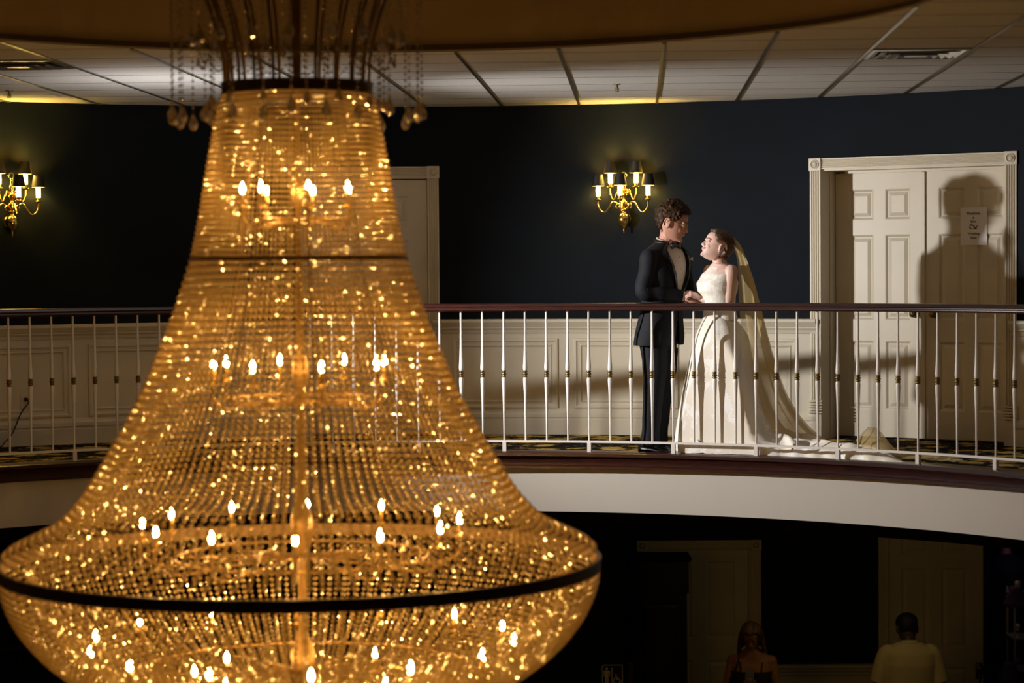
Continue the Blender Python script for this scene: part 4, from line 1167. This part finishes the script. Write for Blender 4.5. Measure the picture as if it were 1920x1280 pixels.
# skirt with train
sk = MB(); n = 96; rings = []
bk = Vector((cos(D(-14)), sin(D(-14)), 0))
tabs = [ # pixel row, left px, right px, depth half (m)
 (592,1322,1371,.125),(605,1315,1385,.165),(626,1306,1400,.21),(648,1300,1409,.24),(670,1295,1416,.265),(700,1289,1424,.29),(735,1282,1434,.315),(765,1277,1445,.33),(798,1272,1462,.345),(815,1270,1482,.35),(830,1269,1520,.35),(840,1269,1570,.35),(846,1270,1610,.34),(850,1272,1630,.33)]
tabs = smooth_path(tabs, 3)
for py, xl, xr, dh in tabs:
    A, Bp = at(xl, py, BY), at(xr, py, BY)
    z = max(.012, A.z); rg = []
    bodyw = min(Bp.x - A.x, .72 if z > .1 else .78)
    cxm = A.x + bodyw/2
    ext = Bp.x - (A.x + bodyw)
    low = max(0.0, min(1.0, (.95-z)/.95))
    for j in range(n):
        a = 2*pi*j/n
        fold = 1 + (.004+.085*low)*(.5*sin(9*a+1.0)+.4*sin(14*a+2.3+1.5*z)+.28*sin(23*a+.6)) 
        x = cxm + bodyw/2*cos(a)*fold; y = BY + dh*sin(a)*fold
        if cos(a) > 0 and ext > 0:
            k = cos(a)**1.6; x += ext*k; y += -.42*ext*k + .10*ext*sin(a)
        rg.append((x, max(y, CA[1]+sqrt(max(0, RR**2-(x-CA[0])**2))+.035), z + (.018*abs(sin(6*a))+.012*sin(11*a) if z < .09 else 0)*(1 if z > .03 else .25)))
    rings.append(rg)
sk.loft(rings, True); obj('skirt', sk, dress, b_root)
# ruffled train spread on the carpet
trn = MB(); rows = []
pa_, pb_ = at(1480,835,BY), atz(1660,856,0)
for i in range(34):
    t = i/33; row = []
    cxv = pa_.x - .12 + (pb_.x + .02 - pa_.x + .12)*t
    rail_y = CA[1] + sqrt(RR**2 - (cxv-CA[0])**2) + .05
    w = .62*(1-.45*t**2)*(1 if t < .9 else sqrt(max(0.0, 1-((t-.9)/.1)**2))*.9+.1)
    for j in range(29):
        s = j/28; y = rail_y + w*s
        edge = min(1, min(s, 1-s)*7, (1-t)*8+.02)
        h_ = (.10*(1-t)+.05)*edge*(.8+.16*sin(11*t+s*7)+.14*sin(s*15+t*9)+.07*sin(t*26-s*9))
        row.append((cxv + .015*sin(s*25+t*5), y + .01*sin(t*40), .012+max(0,h_)))
    rows.append(row)
trn.loft(rows, False, closed=False); obj('train', trn, dress, b_root)
# veil: a sheet gathered at the back of the head and opening over the back to the floor
vl = MB(); rows = []
outer = smooth_path([(1376,446),(1388,461),(1401,495),(1412,529),(1421,566),(1436,630),(1452,690),(1476,750),(1512,800),(1560,832),(1640,846)], 5)
inner_n = smooth_path([(1366,452),(1378,466),(1385,495),(1388,529),(1390,566),(1398,630),(1408,690),(1420,750),(1440,800),(1475,832),(1540,846)], 5)
for i, (o, q) in enumerate(zip(outer, inner_n)):
    t = i/(len(outer)-1); row = []
    po_, pn, pf = at(*o, BY + .02 - .05*t), at(*q, BY - .05 - .20*min(1,t*2.2)), at(q[0]-2, q[1], BY + .07 + .24*min(1,t*2.2))
    pn.z = max(pn.z, .05); pf.z = max(pf.z, .05); po_.z = max(po_.z, .035)
    K = 40
    for j in range(K+1):
        s = j/K
        b0, b1, b2 = (1-s)**2, 2*s*(1-s), s*s
        ctrl = po_*2 - (pn+pf)*.5
        p = pn*b0 + ctrl*b1 + pf*b2
        f_ = (.004+.022*min(1, t*1.5))*sin(s*34 + t*3)
        row.append(p + Vector((f_, f_*.7, 0)))
    rows.append(row)
vl.loft(rows, False, closed=False)
# far side panel seen in front of her bust, and the edge trailing on the carpet
rows = []
for t in [k/12 for k in range(13)]:
    a = at(1336-30*t, 500+60*t, BY+.19); b = at(1352-10*t, 500+70*t, BY+.22)
    rows.append([a.lerp(b, s/6) + Vector((0,.01*sin(s*2.2),0)) for s in range(7)])
vl.loft(rows, False, closed=False)
rows = []
for i in range(16):
    t = i/15; x = at(1590,840,16.4).x + t*.58; yb = CA[1]+sqrt(RR**2-(x-CA[0])**2) + .12
    rows.append([(x+.02*sin(s*2), yb+.10+(.60-.35*t)*s/10, .02+.20*max(0, 1-abs(t-.15)*4)*sin(pi*s/10)**2+.02*sin(s*1.7+t*9)**2) for s in range(11)])
vl.loft(rows, False, closed=False)
vo = obj('veil', vl, tulle, b_root)

# ---- people on the lower level
def standing(root, X0, Y0, yaw, hgt, skin, bow=0.0, headpitch=0, sw_=.20, armpose=None, headyaw=0, scale=1.0, headoff=.0, headscale=1.04, headz=1.645):
    """simple full figure: returns frame info and the body builder (not yet meshed)."""
    k = hgt/1.78; f = Vector((cos(yaw), sin(yaw), 0)); l = Vector((-f.y, f.x, 0)); base = Vector((X0, Y0, ZL))
    P = lambda fo, le_, z: base + f*fo*k + l*le_*k + Vector((0,0,z*k))
    tk = [(P(0,0,.86),.12,.165),(P(0,0,.97),.125,.175),(P(0,0,1.08),.115,.16),(P(.005,0,1.20),.125,.175),(P(.005,0,1.32),.13,.19),(P(-.005,0,1.42),.105,.19),(P(-.01,0,1.475),.075,.13),(P(-.01,0,1.51),.058,.07)]
    tk = [(c, d*scale, w*scale*sw_/.20) for c, d, w in tk]
    b = MB(); b.loft([ell_ring(c, f, d, w) for c, d, w in tk])
    hp_ = P(.02+headoff, 0, headz)
    X = headX(hp_, yaw+headyaw, headpitch, headscale*k)
    b.tube([P(-.01,0,1.47), P(-.005,0,1.54), hp_+Vector((0,0,-.03))], [.064,.056,.055], 12)
    b.join(head_parts(), X)
    for s in (-1,1): b.tube([P(0,s*.085,.88), P(.02,s*.09,.5), P(-.01,s*.09,.08)], [.085,.058,.042], 12); b.tube([P(-.06,s*.09,.04),P(.06,s*.095,.045),P(.17,s*.10,.025)], [.036,.038,.024], 10)
    return dict(P=P, f=f, l=l, tk=tk, X=X, b=b, k=k)
# woman with phone
wp = at(1408, 1190, 19.9)
w_root = thing('person', 'woman with wavy blonde hair and bare shoulders, head bowed over the phone she holds', 'person', (wp.x, 19.9, ZL))
R_ = standing(w_root, at(1410,1280,19.9).x, 19.9, D(-100), 1.68, skin_w, headpitch=D(30), headoff=.075, sw_=.195)
P = R_['P']; b = R_['b']
wr = {}
for s in (-1,1):
    sh0, el, wri = P(-.01,s*.175,1.40), P(.03,s*.235,1.14), P(.25,s*.055,1.205)
    b.ball(sh0, .056); b.tube([sh0, sh0.lerp(el,.5), el, el.lerp(wri,.5), wri], [.052,.047,.042,.036,.026], 12)
    hand(b, wri, R_['f']*.35 - R_['l']*s*.15 + Vector((0,0,.55)), -R_['f']*.6 + R_['l']*s*.9, s, .45, s=.95)
remesh('body', b, skin_w, w_root, .006, 3)
face_bits(w_root, R_['X'], skin_w, hair_w)
hm = hair_cap(lambda a: .80 if abs((a+pi)%(2*pi)-pi) < .85 else (.80-(abs((a+pi)%(2*pi)-pi)-.85)/.25*.6 if abs((a+pi)%(2*pi)-pi) < 1.1 else .15), lambda a, t: .018)
for k in range(46):
    a = 1.35 + (2*pi-2.7)*k/45; rng2 = random.Random(k); s1 = .07+.02*rng2.random()
    pts = [(-.01+.085*cos(a)*.9, .075*sin(a), .72*HH)]
    for q in range(1,7): pts.append((-.025+(.095+.012*q*.6)*cos(a)+.010*sin(q*1.9+k), (.085+.006*q)*sin(a)+.010*cos(q*1.7+k*2), (.72-.20*q)*HH))
    hm.tube(smooth_path(pts,3), [.013]*13+[.012]*5+[.006], 6)
remesh('hair', hm.xf(R_['X']), hair_w, w_root, .007, 1)
m = MB(); m.loft([ell_ring(c, R_['f'], d+.008, w+.008) for c, d, w in R_['tk'][:5]] )
for s in (-1,1): m.tube([P(.13,s*.09,1.30), P(.09,s*.10,1.40), P(0,s*.10,1.455), P(-.09,s*.09,1.38)], .009, 6)
obj('dress_top', m, black_cloth, w_root)
m = MB().loft([ell_ring(P(0,0,z), R_['f'], d, w) for z, d, w in ((.45,.24,.27),(.7,.19,.23),(.9,.14,.19))]); obj('dress_skirt', m, black_cloth, w_root)
bag = thing('shoulder_bag', 'black shoulder bag on a wide strap worn by the woman with the phone', 'bag', P(0,-.26,.85))
m = MB().tube(smooth_path([P(.02,-.24,.98), P(.10,-.20,1.2), P(.08,-.125,1.40), P(0,-.12,1.475), P(-.09,-.13,1.38), P(-.14,-.2,1.15), P(-.05,-.25,.98)],5), [(.006,.024)]*31, 6); obj('strap', m, black_cloth, bag)
m = MB(); q = P(-.01,-.275,.86); m.bbox(-.06,.06,-.14,.14,-.12,.12,.02); m.xf(Matrix.Translation(q) @ Matrix.Rotation(D(-10),4,'Z')); obj('pouch', m, black_cloth, bag)
pc = P(.31,0,1.315); ph_ = thing('phone', 'black smartphone held up by the woman with bowed head', 'phone', pc)
m = MB().bbox(-.037,.037,-.0045,.0045,-.075,.075,.004); PXM = Matrix.Translation(pc) @ Matrix.Rotation(D(-100)+pi/2,4,'Z') @ Matrix.Rotation(D(-38),4,'X'); m.xf(PXM); obj('case', m, black_plastic, ph_, False)
m = MB().box(-.034,.034,.0046,.0052,-.068,.068); m.xf(PXM); obj('screen', m, mat('phone_screen', (.01,.01,.012), .1), ph_, False)
# man in cream shirt, seen from behind
mp = at(1704, 1190, 19.9)
m_root = thing('person', 'man in a cream short sleeved shirt seen from behind, before the lower door', 'person', (mp.x, 19.9, ZL))
R_ = standing(m_root, mp.x, 19.9, D(92), 1.74, skin_m, headpitch=D(26), headoff=.045, headscale=1.2, headz=1.615, sw_=.225, scale=1.12)
P = R_['P']; b = R_['b']; slv = MB()
for s in (-1,1):
    sh0, el, wri = P(-.01,s*.205,1.40), P(-.01,s*.285,1.12), P(.14,s*.22,.93)
    b.tube([sh0, sh0.lerp(el,.5), el, el.lerp(wri,.5), wri], [.060,.054,.046,.040,.029], 12)
    hand(b, wri, R_['f']*.5 + Vector((0,0,-.7)), R_['l']*s, s, .35)
    pts = smooth_path([P(-.01,s*.15,1.435), P(-.01,s*.205,1.405), P(-.01,s*.245,1.28), P(-.01,s*.275,1.155)],5)
    slv.tube(pts, [lerp_tab([(0,.062),(.3,.078),(1,.082)], i/15)[0] for i in range(16)], 16)
remesh('body', b, skin_m, m_root, .006, 3)
obj('hair', hair_cap(lambda a: .82 if abs((a+pi)%(2*pi)-pi) < .8 else (.62 if abs((a+pi)%(2*pi)-pi) < 1.8 else .30), lambda a, t: .006).xf(R_['X']), hair_m, m_root)
m = MB(); rgs = []
for c, d, w in [(P(0,0,.80),.15,.215)] + [(c, d+.02, w+.018) for c, d, w in R_['tk']]: rgs.append(ell_ring(c, R_['f'], d, w, 40))
m.loft(rgs); m.join(slv)
remesh('shirt', m, shirt_c, m_root, .008, 2)
m = MB(); rings = []
for rr_, hz_ in ((.078,-.020),(.080,.004),(.072,.030),(.064,.028),(.066,-.01)):
    rings.append([P(-.01,0,1.50) + (R_['f']*cos(q)+R_['l']*sin(q))*rr_ + Vector((0,0,hz_ - .012*cos(q))) for q in [2*pi*j/30 for j in range(30)]])
m.loft(rings+[rings[0]], False); obj('shirt_collar', m, shirt_c, m_root)
m = MB()
for s in (-1,1): m.tube([P(0,s*.085,.90), P(.02,s*.09,.5), P(-.01,s*.09,.06)], [.105,.08,.065], 14)
m.loft([ell_ring(c, R_['f'], d+.01, w+.01) for c, d, w in R_['tk'][:2]]); obj('trousers', m, black_cloth, m_root)
# person in a black suit in the doorway
kp = at(1886, 1150, 25.4)
k_root = thing('person', 'person in a black suit with back turned, standing in the open doorway', 'person', (kp.x, 25.4, ZL))
R_ = standing(k_root, kp.x, 25.4, D(80), 1.82, skin_w)
P = R_['P']; b = R_['b']; jk2 = MB()
jk2.loft([ell_ring(P(0,0,.78), R_['f'], .15, .20)] + [ell_ring(c, R_['f'], d+.016, w+.016) for c, d, w in R_['tk']])
for s in (-1,1):
    sh0, el, wri = P(-.01,s*.185,1.42), P(-.04,s*.33 if s < 0 else s*.235,1.17), P(.06,s*.19,.98)
    b.tube([sh0, el, wri], [.052,.042,.028], 12); hand(b, wri, -R_['l']*s*.5 + Vector((0,0,-.5)) + R_['f']*.4, R_['l']*s, s, .5)
    jk2.tube(smooth_path([sh0, sh0.lerp(el,.5), el, el.lerp(wri,.5), wri],4), [.068]*6+[.06]*6+[.05]*5, 14)
remesh('body', b, skin_w, k_root, .007, 3)
obj('hair', hair_cap(lambda a: .80 if abs((a+pi)%(2*pi)-pi) < .9 else .25, lambda a, t: .012).xf(R_['X']), hair_m, k_root)
remesh('suit_jacket', jk2, black_cloth, k_root, .010, 2)
m = MB()
for s in (-1,1): m.tube([P(0,s*.07,.90), P(.0,s*.075,.5), P(-.01,s*.085,.04)], [.10,.078,.062], 14)
obj('trousers', m, black_cloth, k_root)

# ------------------------------------------------------------------ lights
def light(name, typ, loc, energy, color, **kw):
    d = bpy.data.lights.new(name, typ); d.energy = energy; d.color = color
    for k, v in kw.items(): setattr(d, k, v)
    o = bpy.data.objects.new(name, d); o.location = loc; COL.objects.link(o); return o
FL = Vector((-2.30, 15.27, 1.52))
sp_ = light('flash_beam', 'SPOT', FL, 800, (1.0,.965,.92), spot_size=D(86), spot_blend=1.0, shadow_soft_size=.045)
sp_.rotation_euler = (Vector((2.7, 16.7, .85)) - FL).to_track_quat('-Z', 'Y').to_euler()
fu = light('flash_spill', 'SPOT', FL + Vector((0,0,.08)), 47, (1.0,.965,.93), shadow_soft_size=.06, spot_size=D(172), spot_blend=1.0)
fu.rotation_euler = Vector((.25,.3,1)).to_track_quat('-Z','Y').to_euler()
light('lower_fill', 'POINT', (3.3, 18.7, -.75), 5.5, (1.0,.72,.30), shadow_soft_size=.08)  # unseen warm fill behind the fascia, added to brighten the man and lower doors
light('lower_fill', 'POINT', (1.9, 19.2, -.75), 1.6, (1.0,.66,.26), shadow_soft_size=.08)  # second, weaker unseen fill added to lift the dark lower level
light('beyond_lamp', 'POINT', (RDX1+.2, 24.6, -1.6), 1.2, (.55,.42,1.0), shadow_soft_size=.15)
light('beyond_lamp', 'POINT', (RDX0+1.2, 23.3, -1.2), 1.2, (1.0,.6,.3), shadow_soft_size=.1)
w = bpy.data.worlds.new('world'); SC.world = w; w.use_nodes = True
w.node_tree.nodes['Background'].inputs[0].default_value = (.9,.6,.3,1); w.node_tree.nodes['Background'].inputs[1].default_value = .002
# ------------------------------------------------------------------ camera
cam = bpy.data.cameras.new('camera'); co_ = bpy.data.objects.new('camera', cam); COL.objects.link(co_)
cam.sensor_width = 36; cam.lens = F/1920*36; cam.clip_start = .1; cam.clip_end = 100
fwd = Vector((0, cos(PIT), sin(PIT))); upv = Vector((0, -sin(PIT), cos(PIT))); rt = Vector((1,0,0))
c, s = cos(ROLL), sin(ROLL)
r2 = rt*c + upv*s; u2 = upv*c - rt*s
co_.matrix_world = Matrix(((r2.x,u2.x,-fwd.x,0),(r2.y,u2.y,-fwd.y,0),(r2.z,u2.z,-fwd.z,CZ),(0,0,0,1)))
cam.dof.use_dof = True; cam.dof.focus_distance = 16.45; cam.dof.aperture_fstop = 1.55
SC.camera = co_
SC.view_settings.view_transform = 'Standard'; SC.view_settings.look = 'None'
SC.view_settings.exposure = 0.0; SC.view_settings.gamma = 1.0; SC.view_settings.use_curve_mapping = False
SC.cycles.use_denoising = True
SC.cycles.sample_clamp_indirect = 6.0; SC.cycles.max_bounces = 8; SC.cycles.transparent_max_bounces = 24
SC.cycles.caustics_reflective = False; SC.cycles.caustics_refractive = False
